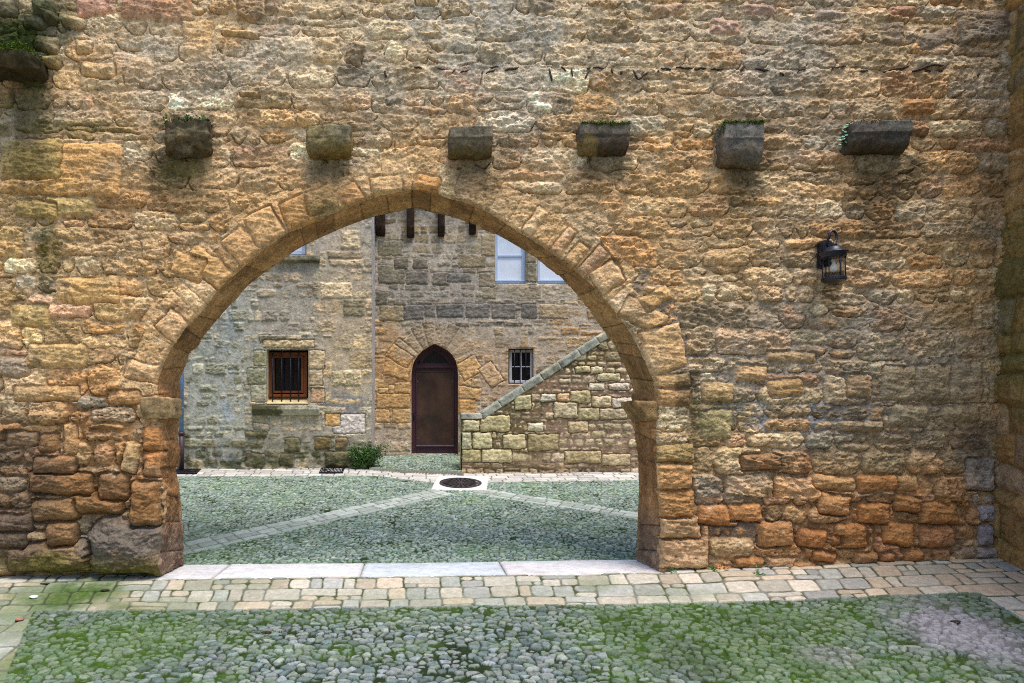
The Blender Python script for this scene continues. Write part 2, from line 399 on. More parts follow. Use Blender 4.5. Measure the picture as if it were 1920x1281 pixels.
# --- courses: warped so that beds wander
wx = .05 * fbm(X * 1.6, Z * 1.6, 11, 3); wz = .07 * fbm(X * .55, Z * .9, 12, 3) + .022 * fbm(X * 3.1, Z * 3.1, 13, 3)
jx = .044 * fbm(X * 5, Z * 5, 14, 6, .62); jz = .036 * fbm(X * 5, Z * 5, 15, 6, .62)
U = X + wx + jx; V = Z + wz + jz + .012 * X
idsA, dA, luA, lvA = layout(U, V, .21, .36, .42, .5, 21, .22, .07)
idsB, dB, luB, lvB = layout(U, V, .17, .36, .30, .5, 22, .2, .07)
low = sst(.9, .55, Z + .25 * fbm(X * .8, Z * .8, 5, 2)) * sst(2.2, 2.6, X)
useB = low > .5
ids = np.where(useB, idsB + 500000, idsA); d = np.where(useB, dB, dA); lu = np.where(useB, luB, luA); lv = np.where(useB, lvB, lvA)

# --- voussoirs round the arch (above the imposts)
sL = key[12]; sR = key[-9]
rng = np.random.default_rng(5); sb = [sL - .02]
while sb[-1] < sR - .1: sb.append(sb[-1] + rng.uniform(.13, .27))
sb[-1] = sR + .02; sb = np.array(sb)
sj = sarc + .012 * fbm(X * 7, Z * 7, 31, 3)
vi = np.clip(np.searchsorted(sb, sj.ravel()) - 1, 0, len(sb) - 2).reshape(X.shape)
ringh = .26 + .16 * hsh(vi, 2.9) + .02 * fbm(X * 8, Z * 8, 32, 2)
dv_ = np.minimum(np.minimum(sj - sb[vi], sb[vi + 1] - sj), ringh - dist)
isv = (sarc > sb[0]) & (sarc < sb[-1]) & (dist < ringh) & (dist > -.1)
ids = np.where(isv, 900000 + vi, ids); d = np.where(isv, dv_, d); lu = np.where(isv, .0, lu); lv = np.where(isv, .0, lv)

shr = .004 + .014 * hsh(ids, 33.3) + .012 * fbm(X * 6, Z * 6, 34, 4, .6); d = np.where(isv, d - .004, d - shr)
prot = W.scal(.019, [(900, 60, 900, 110, .026, .8), (1550, 950, 350, 150, .046, 1), (100, 900, 230, 200, .06, 1), (1550, 650, 300, 130, .032, .7), (250, 600, 200, 200, .036, .5)])
hs = stone_relief(X, Z, ids, lu, lv, d, prot * 1.15, .015, .05, .007, .036, 40) + .006 + .02 * fbm(X * 4.5, Z * 5.5, 41, 3) * sst(0, .04, d) - .05 * sst(.0, -.008, d)
fs = np.abs(fbm(X * 4.2 + hsh(ids, 3) * 9, Z * 8.5 + hsh(ids, 5) * 9, 43, 4, .6)); hs = hs - .012 * sst(.045, .0, fs) * sst(.35, .6, hsh(ids, 14.2)) * sst(0, .02, d)
sp = fbm(X * 26, Z * 30, 42, 3, .7); hs = hs + .007 * sp
hs = np.where(isv, hs * .5 + .014, hs); 
# mortar: flush and smeared above, raked out and gappy near the ground
ml = W.scal(.010, [(900, 80, 1000, 130, .021, 1), (900, 330, 900, 60, .014, .8), (1550, 1000, 380, 90, .014, 1), (1550, 860, 330, 60, .006, .8), (100, 980, 220, 150, .0, 1), (1600, 640, 280, 90, .018, .8), (1250, 560, 70, 200, .018, .8), (170, 760, 200, 100, .012, .7), (1000, 200, 800, 40, .02, .6)])
crev = sst(.004, -.002, d) * sst(-.014, -.006, d) * sst(-.2, .1, fbm(X * 3.2, Z * 4.5, 57, 3)) * sst(.02, -.02, lv) * .04
gap = crev + sst(.15, .5, fbm(X * 2.6, Z * 5.2, 51, 3)) * sst(.012, .0, d) * .022 * W.scal(.35, [(1550, 1010, 400, 90, 1.3, 1), (100, 960, 250, 170, 1.8, 1)])
hm = ml - .004 + .022 * fbm(X * 2.4, Z * 2.8, 52, 4) + .009 * fbm(X * 15, Z * 15, 53, 5, .62) - gap

# --- zone colours of the stone, from the photograph
zone = [np.full(X.shape, v) for v in lin((186, 148, 102))]
zone = W.blob(zone, [
 (900, 70, 760, 120, (192, 166, 132), .8), (1560, 70, 420, 100, (178, 148, 116), .75), (330, 130, 260, 130, (200, 162, 116), .75),
 (60, 450, 120, 160, (168, 138, 84), .7), (150, 250, 220, 26, (150, 132, 68), .65), (95, 480, 28, 80, (124, 108, 58), .7), (180, 560, 190, 110, (186, 148, 92), .7),
 (30, 720, 70, 80, (152, 134, 118), .7), (300, 470, 120, 90, (188, 150, 104), .6), (330, 335, 62, 48, (122, 110, 84), .8), (360, 300, 60, 60, (140, 118, 88), .5),
 (190, 840, 180, 130, (158, 112, 64), .8), (290, 900, 60, 150, (168, 116, 60), .7), (30, 880, 80, 110, (120, 98, 84), .7), (20, 1000, 110, 80, (98, 86, 80), .7),
 (880, 370, 70, 40, (112, 96, 70), .7), (900, 300, 60, 30, (130, 108, 76), .5),
 (1550, 690, 330, 190, (166, 146, 124), .8), (1400, 500, 160, 110, (186, 152, 106), .6), (1720, 700, 130, 130, (164, 146, 120), .6), (1690, 340, 150, 130, (178, 136, 88), .6),
 (1560, 960, 340, 105, (166, 112, 62), .9), (1350, 900, 110, 100, (168, 116, 66), .7), (1850, 960, 34, 110, (148, 138, 140), .75), (1830, 840, 60, 40, (126, 114, 112), .6),
 (1640, 390, 54, 110, (142, 110, 78), .7), (1640, 320, 70, 34, (140, 96, 50), .6), (1392, 350, 46, 60, (132, 104, 70), .7), (1130, 330, 60, 46, (140, 104, 62), .6), (615, 330, 50, 30, (142, 112, 70), .6),
 (1600, 218, 60, 22, (118, 104, 98), .75), (1556, 560, 22, 48, (98, 82, 50), .75), (1600, 400, 30, 18, (110, 98, 88), .7),
 (60, 60, 85, 95, (92, 92, 66), .8), (40, 215, 90, 36, (124, 108, 66), .6), (1340, 840, 90, 50, (132, 124, 88), .55), (1900, 600, 60, 90, (110, 100, 56), .7),
 (520, 150, 110, 60, (188, 158, 120), .6), (1270, 1040, 60, 40, (172, 142, 112), .7), (1000, 150, 200, 22, (190, 158, 118), .5)] + [(x_, y_, 74, 66, (112, 98, 76), .55) for x_, y_ in ((347, 262), (615, 275), (884, 275), (1134, 270), (1396, 280), (1652, 270))])  # dark patches by the corbels: algae wear plus shade painted into the stone colour
pal = [(208, 172, 124), (184, 134, 80), (212, 190, 156), (172, 150, 116), (158, 146, 130), (202, 156, 106), (186, 160, 126), (190, 146, 116), (164, 128, 88), (216, 196, 164), (146, 128, 106), (198, 176, 146)]
cs = paint_stones(ids, zone, pal, .85, .24, 1)
stv = rid(X * 1.8, Z * 9, 61, 3); fv = fbm(X * 6, Z * 7, 62, 5, .65)
cs = [np.where(isv, c * .55 + .45 * lin((204, 166, 120))[i] * (.85 + .3 * hsh(ids, 3.9)), c) for i, c in enumerate(cs)]
cs = [c * (1 + .12 * stv + .42 * fv) for c in cs]
ir = sst(.1, .6, fbm(X * 2.2, Z * 3.2, 63, 4)); oc = lin((184, 118, 60))
cs = [c * (1 - .34 * ir) + oc[i] * .34 * ir for i, c in enumerate(cs)]
mz = [np.full(X.shape, v) for v in lin((178, 146, 108))]
mz = W.blob(mz, [(900, 80, 900, 120, (186, 162, 132), .8), (900, 40, 200, 60, (170, 160, 150), .6), (1570, 700, 300, 160, (148, 136, 128), .75), (1560, 960, 340, 110, (140, 104, 70), .8), (1195, 500, 30, 50, (130, 116, 108), .85), (1245, 590, 34, 60, (132, 120, 114), .85), (1285, 680, 40, 60, (134, 122, 118), .8), (170, 830, 160, 170, (152, 108, 64), .8), (60, 880, 90, 150, (112, 94, 78), .6), (1480, 780, 190, 30, (142, 138, 144), .7), (1400, 1000, 90, 40, (112, 108, 108), .6), (1640, 385, 46, 100, (128, 102, 76), .7), (350, 390, 60, 60, (140, 120, 88), .6), (50, 70, 80, 100, (86, 88, 62), .8)])
cm = [c * (1 + .26 * fv) for c in mz]

# --- single stones read off the photograph: px, py, w, h, tilt, colour, protrusion, corner, strata/pits
ST = [(115, 318, 226, 100, 2, (196, 146, 78), .035, .04, .008), (60, 300, 116, 76, 0, (170, 144, 84), .045, .04, .006), (562, 92, 54, 46, 2, (202, 176, 140), .024, .012, 0),
 (612, 96, 46, 50, 0, (196, 164, 118), .03, .03, .01), (182, 14, 70, 34, -8, (190, 128, 112), .03, .03, .0), (296, 18, 132, 52, 4, (160, 104, 84), .035, .04, .01), (372, 78, 54, 76, 0, (198, 156, 104), .024, .01, .008),
 (250, 122, 74, 44, 0, (196, 150, 100), .024, .012, .004), (476, 22, 60, 46, 0, (128, 98, 76), .03, .03, .012), (512, 14, 30, 30, 0, (122, 96, 80), .03, .02, .01),
 (247, 858, 30, 58, 14, (206, 176, 128), .05, .03, .003), (134, 823, 25, 58, -2, (190, 150, 104), .028, .01, .002), (268, 697, 62, 34, 12, (196, 158, 118), .03, .01, .004),
 (862, 72, 60, 50, 0, (182, 164, 136), .022, .02, .004), (1014, 10, 52, 34, -5, (124, 118, 114), .03, .02, .002), (738, 188, 32, 18, -25, (112, 104, 98), .03, .02, .004),
 (1002, 417, 24, 52, 34, (212, 180, 142), .03, .014, .002), (1139, 520, 52, 48, -30, (208, 170, 130), .04, .02, .003), (1055, 455, 20, 60, 36, (196, 152, 118), .026, .012, .006),
 (1080, 480, 24, 50, 38, (198, 158, 108), .03, .016, .008), (1110, 492, 22, 66, 44, (186, 148, 122), .03, .012, .006), (1206, 592, 84, 40, -62 + 90, (186, 146, 94), .03, .02, .01), (1243, 655, 78, 84, -14, (200, 160, 112), .032, .018, .006),
 (1228, 560, 60, 30, -30, (182, 144, 92), .03, .02, .01), (1262, 715, 66, 26, -6, (178, 140, 88), .028, .014, .008), (1262, 745, 64, 30, 2, (176, 130, 78), .036, .02, .012),
 (455, 462, 58, 52, 50, (196, 150, 100), .03, .012, .004), (497, 425, 60, 56, 62, (196, 154, 104), .03, .014, .006), (560, 398, 54, 60, 66, (188, 136, 70), .032, .014, .008), (600, 376, 46, 56, 70, (142, 122, 84), .032, .02, .012),
 (725, 348, 60, 38, -4, (188, 156, 116), .034, .014, .002), (658, 368, 40, 40, -30, (150, 104, 60), .03, .02, .01), (800, 345, 48, 30, 12, (186, 130, 64), .03, .03, .014), (325, 612, 52, 44, 40, (204, 164, 124), .034, .02, .008), (400, 510, 110, 44, 40, (190, 146, 88), .026, .03, .01),
 (355, 500, 60, 44, 20, (192, 146, 88), .026, .03, .012), (165, 545, 120, 50, -2, (196, 154, 94), .03, .04, .012), (60, 592, 70, 40, 0, (176, 148, 88), .03, .03, .01), (135, 388, 90, 34, 0, (176, 152, 98), .03, .03, .012), (70, 395, 78, 32, 6, (166, 142, 84), .035, .03, .008),
 (1720, 200, 62, 28, -4, (160, 108, 56), .036, .03, .012), (1856, 48, 130, 62, -6, (104, 98, 92), .03, .03, .004), (1752, 76, 70, 30, -14, (110, 102, 96), .028, .03, .004), (1668, 66, 50, 46, 0, (128, 116, 104), .026, .02, .006),
 (1280, 1022, 92, 84, 0, (186, 150, 116), .06, .02, .010), (1272, 985, 80, 48, -2, (180, 152, 120), .064, .03, .012), (1258, 893, 76, 54, 4, (184, 140, 90), .06, .03, .010), (1262, 850, 78, 34, 0, (150, 126, 80), .05, .02, .02), (1262, 944, 74, 52, 0, (160, 118, 68), .045, .03, .02),
 (1345, 735, 58, 36, 0, (184, 148, 96), .03, .03, .008), (1342, 795, 60, 52, 0, (166, 152, 112), .026, .012, .004), (1680, 1000, 58, 44, 3, (196, 138, 70), .05, .03, .008), (1635, 962, 60, 38, 0, (186, 128, 66), .06, .03, .008), (1516, 1008, 58, 34, 4, (190, 122, 58), .06, .04, .008),
 (1448, 1000, 66, 46, -3, (176, 132, 86), .06, .03, .008), (1342, 965, 78, 38, 2, (178, 118, 56), .06, .04, .010), (1392, 960, 64, 34, -2, (186, 132, 76), .055, .03, .01), (1560, 945, 60, 40, 6, (192, 146, 96), .05, .03, .01), (1592, 1004, 62, 44, 0, (180, 126, 68), .055, .03, .01),
 (1755, 962, 74, 40, 0, (178, 126, 66), .05, .02, .01), (1752, 1006, 64, 40, -4, (190, 132, 88), .05, .04, .008), (1838, 890, 56, 60, 0, (168, 154, 146), .05, .018, .006), (1850, 962, 32, 30, 0, (150, 146, 156), .05, .03, .006), (1847, 1004, 30, 38, 0, (138, 134, 150), .05, .03, .008), (1846, 1036, 42, 22, 4, (146, 142, 148), .06, .03, .006),
 (1806, 1038, 38, 22, -20, (140, 130, 118), .05, .03, .006), (1620, 1046, 46, 22, 0, (150, 112, 78), .06, .03, .006), (1662, 1044, 26, 20, 0, (158, 108, 74), .06, .03, .006), (1708, 1042, 34, 22, 0, (172, 118, 70), .06, .03, .006), (1458, 1054, 56, 26, 0, (176, 146, 118), .06, .02, .004), (1398, 1054, 56, 22, 0, (158, 102, 56), .06, .03, .008), (1352, 1066, 34, 16, 4, (160, 96, 52), .06, .03, .006), (1540, 1042, 50, 20, 4, (180, 118, 62), .06, .03, .008), (1760, 1040, 30, 24, 0, (160, 116, 80), .06, .03, .006), (1504, 1058, 44, 14, 0, (166, 118, 72), .06, .03, .006),
 (1680, 720, 66, 62, 0, (170, 148, 116), .026, .016, .004), (1745, 720, 64, 66, 0, (166, 142, 114), .024, .014, .006), (1808, 715, 60, 70, 0, (164, 142, 118), .022, .016, .006), (1470, 728, 64, 32, -4, (176, 134, 74), .032, .04, .012), (1605, 725, 46, 44, 0, (176, 130, 74), .04, .03, .01), (1422, 866, 72, 30, 0, (140, 104, 74), .05, .015, .03), (1608, 800, 84, 20, 0, (156, 130, 100), .045, .02, .03), (1480, 670, 90, 20, 2, (176, 144, 102), .03, .02, .016), (1406, 700, 60, 30, 2, (186, 144, 96), .03, .03, .01), (1702, 780, 76, 40, 4, (176, 156, 124), .036, .04, .01), (1800, 776, 70, 30, -2, (176, 154, 116), .036, .04, .012),
 (1562, 1012, 22, 18, 0, (164, 112, 62), .04, .03, .006), (1700, 945, 50, 30, 8, (178, 130, 78), .05, .03, .01), (1682, 905, 74, 28, 0, (186, 150, 108), .045, .03, .012), (1560, 905, 80, 26, 5, (188, 152, 104), .045, .03, .012), (1640, 905, 76, 30, -6, (182, 128, 72), .045, .03, .012),
 (110, 1042, 190, 60, -2, (122, 104, 82), .11, .08, .008), (248, 1028, 150, 116, 4, (108, 100, 92), .19, .20, .006), (120, 1000, 60, 46, 0, (138, 102, 66), .09, .04, .008), (180, 940, 110, 44, 3, (146, 106, 62), .10, .05, .008), (108, 955, 86, 40, -3, (150, 108, 62), .08, .04, .010), (275, 945, 56, 84, 0, (150, 106, 60), .10, .04, .010), (120, 905, 120, 46, 3, (150, 106, 60), .06, .04, .014), (215, 912, 60, 50, 0, (124, 92, 64), .07, .05, .010), (106, 872, 76, 32, 0, (152, 112, 76), .055, .03, .008), (288, 870, 36, 46, 0, (172, 118, 66), .05, .04, .008), (290, 820, 40, 46, 0, (170, 118, 66), .05, .04, .010), (95, 830, 34, 36, 0, (168, 124, 78), .04, .04, .006),
 (45, 822, 60, 26, 0, (166, 138, 106), .04, .03, .008), (30, 688, 60, 34, 0, (150, 130, 112), .035, .03, .008), (90, 738, 120, 28, 0, (176, 140, 92), .03, .03, .010), (30, 980, 70, 34, 0, (106, 96, 98), .06, .04, .008), (28, 1012, 60, 30, 0, (92, 86, 88), .06, .04, .008), (110, 668, 110, 44, 0, (176, 146, 96), .03, .04, .010), (232, 745, 60, 26, 0, (170, 130, 84), .03, .03, .010),
 (88, 28, 46, 40, -6, (110, 104, 82), .12, .05, .012), (68, 44, 40, 26, 4, (128, 118, 92), .08, .04, .010), (96, 116, 34, 24, 0, (132, 118, 76), .07, .03, .004), (88, 84, 44, 30, 12, (146, 126, 92), .06, .04, .008), (70, 116, 16, 20, 30, (150, 132, 108), .07, .03, .004), (140, 44, 44, 22, 10, (170, 150, 118), .07, .04, .010), (184, 132, 66, 28, 8, (186, 152, 110), .05, .05, .010), (160, 90, 30, 26, 0, (186, 156, 112), .05, .04, .010), (14, 14, 40, 40, 10, (128, 118, 98), .05, .04, .010), (452, 66, 66, 12, 3, (176, 142, 96), .05, .02, .008), (470, 178, 36, 12, 4, (150, 120, 80), .05, .02, .006), (800, 2, 40, 22, 0, (190, 162, 126), .05, .03, .008), (668, 102, 30, 44, 20, (112, 84, 56), .05, .03, .014), (1250, 20, 60, 20, -3, (170, 134, 112), .04, .03, .008), (1360, 52, 60, 30, 3, (176, 126, 104), .03, .03, .008), (1424, 18, 60, 20, 0, (168, 124, 110), .03, .03, .008), (1690, 22, 50, 18, 0, (168, 120, 104), .03, .03, .006), (1560, 28, 60, 18, 0, (150, 126, 116), .03, .03, .006)]
for n_, (px, py, w_, h_, rot, c, pr, cr, stg) in enumerate(ST):
    x0, z0 = p0(px, py); a = R(-rot); hw = w_ * K0 / 2; hh = h_ * K0 / 2; rr = hw + hh + .05
    i0, i1 = np.searchsorted(xa, [x0 - rr, x0 + rr]); j0, j1 = np.searchsorted(za, [z0 - rr, z0 + rr])
    if i1 <= i0 or j1 <= j0: continue
    sl_ = (slice(j0, j1), slice(i0, i1)); x = X[sl_] - x0; z = Z[sl_] - z0
    wa = min(.034, .012 + .20 * min(hw, hh)) if pr < .15 else .075; x = x + wa * fbm(X[sl_] * 4.5, Z[sl_] * 4.5, n_ + .3, 5, .55); z = z + wa * fbm(X[sl_] * 5, Z[sl_] * 5, n_ + 7.7, 5, .55)
    u = x * math.cos(a) + z * math.sin(a); v = -x * math.sin(a) + z * math.cos(a)
    cr = min(cr, hw * .8, hh * .8)
    qx_ = np.abs(u) - (hw - cr); qz_ = np.abs(v) - (hh - cr)
    sd = cr - (np.hypot(np.maximum(qx_, 0), np.maximum(qz_, 0)) + np.minimum(np.maximum(qx_, qz_), 0))
    e = 1 - np.exp(-np.maximum(sd, 0) / (.012 + cr * .35))
    tl = hsh(n_, 4.4) - .5; rl = pr * e + (stg * 1.1 + .003) * rid(X[sl_] * 3 + n_, Z[sl_] * 16 + X[sl_] * 2, n_ + 1.5, 3) * e + (.016 + .12 * pr) * fbm(X[sl_] * 10 + n_, Z[sl_] * 13, n_ + 2.2, 5, .64) * e + .30 * pr * fbm(X[sl_] * 3.4 + n_, Z[sl_] * 4, n_ + 8.2, 2) * e + tl * .12 * u + (hsh(n_, 7.4) - .65) * .10 * v + .008
    ins_ = sd > 0; nearm = (sd <= 0) & (sd > -.014)
    hs[sl_] = np.where(ins_, rl, np.where(nearm, (-.05 if pr > .045 else -.01), hs[sl_])); d[sl_] = np.where(ins_, sd, d[sl_])
    ids[sl_] = np.where(ins_, 2000000 + n_, ids[sl_])
    if pr > .045: hm[sl_] = np.where(nearm & (v < 0) , hm[sl_] - .03, hm[sl_])
    c = lin(c); f = (1 + .38 * fv[sl_] + .14 * rid(X[sl_] * 2 + n_, Z[sl_] * 12, n_ + 5.5, 3)) * .97
    bl = (.60 if pr < .09 else .70); lo_ = .5 * zone[0][sl_]
    for i in range(3): cs[i][sl_] = np.where(ins_, (c[i] * bl + zone[i][sl_] * (1 - bl)) * f, cs[i][sl_])

# undercut foot of the wall on the left, gaps under the boulders
foot = sst(.10, .02, Z + .03 * fbm(X * 3, Z * 3, 71, 2) - zx(X)) * sst(-2.3, -2.6, X)
hs = hs - .17 * foot; hm = hm - .10 * foot
H = np.maximum(hs, hm) + .004 * np.log1p(np.exp(-np.abs(hs - hm) / .004))
lx = X + .10 * fbm(X * 2.2, Z * 2.2, 181, 3); lz = Z + .05 * fbm(X * 2.6, Z * 3.2, 182, 4)
led_ = rid(lx * 2.3, lz * 7.5, 183, 4, .6) * sst(-.35, .25, fbm(X * 1.3, Z * 1.5, 184, 3)); stampm = np.where(ids >= 2000000, .7, 1.0)
H = H + (.013 * led_ + .024 * fbm(X * 4.6, Z * 7, 185, 6, .64) - .016 * sst(.16, .45, fbm(X * 9, Z * 15, 186, 4, .62))) * stampm * np.where(isv, .5, 1)
H = H + .05 * fbm(X * .45, Z * .5, 81, 3)
soft = np.clip((hs - hm) / .006, -1, 1) * .5 + .5
# cracks: thin dark fissures following a few noise contours
crk = np.abs(fbm(X * 1.3, Z * 2.1, 91, 4)) ; crm = sst(.012, .003, crk) * sst(.05, .3, fbm(X * .9, Z * .9, 92, 2)); H = H - .012 * crm
C = [np.clip(cm[i] * (1 - soft) + cs[i] * soft, .01, .9) for i in range(3)]
# patches of grey lichen and lime bloom, and general desaturation of weathered faces
gl = sst(.1, .55, fbm(X * 1.4, Z * 1.7, 83, 4)) * .28; gg = (C[0] * .42 + C[1] * .40 + C[2] * .18)
C = [C[i] * (1 - gl) + gg * (1.06, .98, .90)[i] * gl for i in range(3)]
wl = sst(.28, .5, fbm(X * 7, Z * 9, 84, 4, .6)) * sst(-.1, .3, fbm(X * .8, Z * .9, 85, 2)) * .5; C = [C[i] * (1 - wl) + lin((206, 192, 172))[i] * wl for i in range(3)]
d2_ = sst(.0, .5, fbm(X * 1.1, Z * 1.3, 88, 5, .62)) * .34; C = [C[i] * (1 - d2_) + lin((136, 108, 74))[i] * (1 + .3 * fv) * d2_ for i in range(3)]
dl_ = sst(.22, .55, fbm(X * 3.5, Z * 4.5, 86, 5, .6)) * .5; C = [C[i] * (1 - dl_) + lin((104, 84, 60))[i] * dl_ for i in range(3)]
C = [C[i] * (.96, .99, 1.04)[i] for i in range(3)]
gg = C[0] * .35 + C[1] * .45 + C[2] * .2; C = [np.clip((C[i] * .98 + gg * .02) * 1.12 * (1 + .30 * sp), .004, .9) for i in range(3)]
C = W.blob(C, [(130, 960, 230, 130, (112, 86, 58), .42), (40, 900, 90, 160, (96, 82, 72), .4), (1560, 1010, 330, 70, (142, 100, 62), .3), (1700, 780, 160, 90, (140, 126, 112), .35), (1500, 600, 120, 60, (150, 136, 118), .3), (1840, 300, 60, 160, (140, 112, 80), .4), (1850, 840, 60, 60, (110, 102, 100), .4), (450, 360, 260, 60, (198, 156, 104), .35), (1000, 360, 160, 60, (196, 156, 104), .3), (1260, 420, 140, 120, (196, 156, 104), .3), (380, 100, 260, 90, (206, 170, 124), .35)], wob=.6, seed=77)
C = W.blob(C, [(250, 1000, 84, 44, (100, 98, 100), .6), (262, 1062, 76, 24, (98, 92, 56), .6)], wob=.8, seed=79)
C = [.30 * (np.clip(c, .004, .9) / .30) ** 1.24 for c in C]; gg = C[0] * .34 + C[1] * .46 + C[2] * .2
gz_ = sst(-.1, .5, fbm(X * .8, Z * .9, 99, 4)) * sst(3.0, 4.2, Z + .8 * sst(1, 3, X)) * .35
C = [(C[i] * (.85 - gz_) + gg * (.15 + gz_)) * (1.03, 1.035, .915)[i] for i in range(3)]
# rain-washed streaks of old dirt, with some painted shade below the corbels
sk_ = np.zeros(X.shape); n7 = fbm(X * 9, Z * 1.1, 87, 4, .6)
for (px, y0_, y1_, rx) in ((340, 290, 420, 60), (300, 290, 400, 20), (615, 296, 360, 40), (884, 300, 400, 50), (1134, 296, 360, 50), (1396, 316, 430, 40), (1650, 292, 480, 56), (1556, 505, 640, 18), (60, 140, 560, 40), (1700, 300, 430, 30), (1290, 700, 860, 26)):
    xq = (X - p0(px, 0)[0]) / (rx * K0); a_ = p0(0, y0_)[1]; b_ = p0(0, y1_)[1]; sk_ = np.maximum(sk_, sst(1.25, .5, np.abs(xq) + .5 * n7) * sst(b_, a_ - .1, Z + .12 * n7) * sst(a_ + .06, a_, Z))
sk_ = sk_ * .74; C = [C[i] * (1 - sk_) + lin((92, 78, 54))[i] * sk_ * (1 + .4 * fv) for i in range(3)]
# moss and algae
mossn = fbm(X * 4, Z * 4, 95, 4)
def moss(lst, c, C):
    for (px, py, rx, ry, st) in lst:
        x, z = p0(px, py); q = np.hypot((X - x) / (rx * K0), (Z - z) / (ry * K0)); m_ = st * (1 - sst(.4, 1.2, q + .7 * mossn))
        C = [C[i] * (1 - m_) + lin(c)[i] * m_ * (1 + .4 * fv) for i in range(3)]
    return C
C = moss([(20, 70, 60, 50, .95), (60, 110, 50, 60, .7), (100, 30, 60, 50, .5), (30, 190, 70, 30, .5), (60, 160, 30, 20, .5)], (58, 66, 26), C)
C = moss([(90, 1055, 110, 22, .7), (260, 1068, 80, 18, .7), (150, 1075, 110, 20, .6), (60, 300, 70, 40, .35), (80, 240, 140, 16, .5), (90, 490, 28, 80, .5), (340, 318, 60, 30, .5), (615, 400, 40, 26, .4), (1340, 770, 60, 50, .35), (1560, 1064, 180, 8, .5)], (92, 88, 34), C)
roll = np.where(dist > -.02, .035 * np.clip(1 - dist / .035, 0, 1) ** 2, 0)
YF = -H + roll
XS = X.copy(); ZS = Z.copy()
keepv = ~inside; kf = keepv[:-1, :-1] | keepv[1:, :-1] | keepv[:-1, 1:] | keepv[1:, 1:]
mv = inside; XS[mv] = qx[mv]; ZS[mv] = qz[mv]
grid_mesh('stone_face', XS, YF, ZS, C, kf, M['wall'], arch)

# --- underside of the arch and the two jambs
def sample(A, x, z):
    i = np.clip(np.searchsorted(xa, x), 1, len(xa) - 1); j = np.clip(np.searchsorted(za, z), 1, len(za) - 1)
    tx = (x - xa[i - 1]) / (xa[i] - xa[i - 1]); tz = (z - za[j - 1]) / (za[j] - za[j - 1])
    return (A[j - 1, i - 1] * (1 - tx) + A[j - 1, i] * tx) * (1 - tz) + (A[j, i - 1] * (1 - tx) + A[j, i] * tx) * tz
N2 = 1100; S2 = np.linspace(0, LEN, N2)
f2 = np.stack([np.interp(S2, S, Fr[:, 0]), np.interp(S2, S, Fr[:, 1])], -1); b2 = resamp(Bp, S2, key)
for _ in range(30): b2[1:-1] = .25 * b2[:-2] + .5 * b2[1:-1] + .25 * b2[2:]
t2 = np.gradient(b2, axis=0); t2 /= np.linalg.norm(t2, axis=1)[:, None]
for _ in range(20): t2[1:-1] = .25 * t2[:-2] + .5 * t2[1:-1] + .25 * t2[2:]
n2_ = np.stack([t2[:, 1], -t2[:, 0]], -1)          # into the opening
if n2_[N2 // 2, 1] > 0: n2_ = -n2_
yb = sample(YF, f2[:, 0], f2[:, 1])
TT = np.concatenate([[0], np.linspace(0, 1, 62)])
SS = np.repeat(S2[:, None], len(TT), 1); T2 = np.repeat(TT[None], N2, 0)
PX_ = f2[:, None, 0] * (1 - T2) + b2[:, None, 0] * T2; PZ_ = f2[:, None, 1] * (1 - T2) + b2[:, None, 1] * T2
PY_ = yb[:, None] * (1 - T2) + TD * T2
above = (S2 > sL) & (S2 < sR)
vj = np.clip(np.searchsorted(sb, (S2)) - 1, 0, len(sb) - 2)
wj = SS + .01 * fbm(SS * 6, PY_ * 9, 101, 3)
dj = np.minimum(np.abs(wj - sb[vj][:, None]), np.abs(sb[vj + 1][:, None] - wj))
jj = np.clip(np.searchsorted(np.arange(0, 12, .26) , S2) - 1, 0, 60); dj2 = np.minimum((wj - jj[:, None] * .26), ((jj[:, None] + 1) * .26 - wj))
dj = np.where(above[:, None], dj, dj2)
bid = np.where(above, vj + 50, jj + 300)[:, None] + np.zeros_like(SS)
amp = np.where(above, 1, 2.2)[:, None]
dn = amp * (.022 * (hsh(bid, 3.3) - .5) + .018 * fbm(SS * 5, PY_ * 5, 103, 4) + .012 * fbm(SS * 17, PY_ * 17, 104, 5, .65)) - .014 * sst(.014, .0, np.abs(dj)) * (.3 + .7 * hsh(bid, 8))
dn = dn + .004 * rid(SS * 3.5, PY_ * 16, 105, 3)
env = np.clip(T2 * 14, 0, 1); dn = dn * env; dn[:, 0] = -.03; PY_[:, 0] += .02
PX_ = PX_ + n2_[:, None, 0] * dn; PZ_ = PZ_ + n2_[:, None, 1] * dn
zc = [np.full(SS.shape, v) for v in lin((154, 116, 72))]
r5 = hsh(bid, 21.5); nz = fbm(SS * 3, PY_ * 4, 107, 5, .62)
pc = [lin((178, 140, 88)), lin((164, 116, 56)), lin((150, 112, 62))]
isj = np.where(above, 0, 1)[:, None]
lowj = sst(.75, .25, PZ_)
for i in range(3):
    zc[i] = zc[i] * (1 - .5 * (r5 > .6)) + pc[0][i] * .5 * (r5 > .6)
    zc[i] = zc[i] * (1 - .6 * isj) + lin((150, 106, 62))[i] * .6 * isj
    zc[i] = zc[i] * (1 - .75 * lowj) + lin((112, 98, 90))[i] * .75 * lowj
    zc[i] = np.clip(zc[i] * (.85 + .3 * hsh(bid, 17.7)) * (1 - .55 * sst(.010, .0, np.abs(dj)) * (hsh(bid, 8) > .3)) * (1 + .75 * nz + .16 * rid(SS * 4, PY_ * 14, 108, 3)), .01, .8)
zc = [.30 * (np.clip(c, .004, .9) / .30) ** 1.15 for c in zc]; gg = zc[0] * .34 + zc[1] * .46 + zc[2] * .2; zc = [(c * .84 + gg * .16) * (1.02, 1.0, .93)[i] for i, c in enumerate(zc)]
grid_mesh('arch_underside', PX_, PY_, PZ_, zc, None, M['wall'], arch)

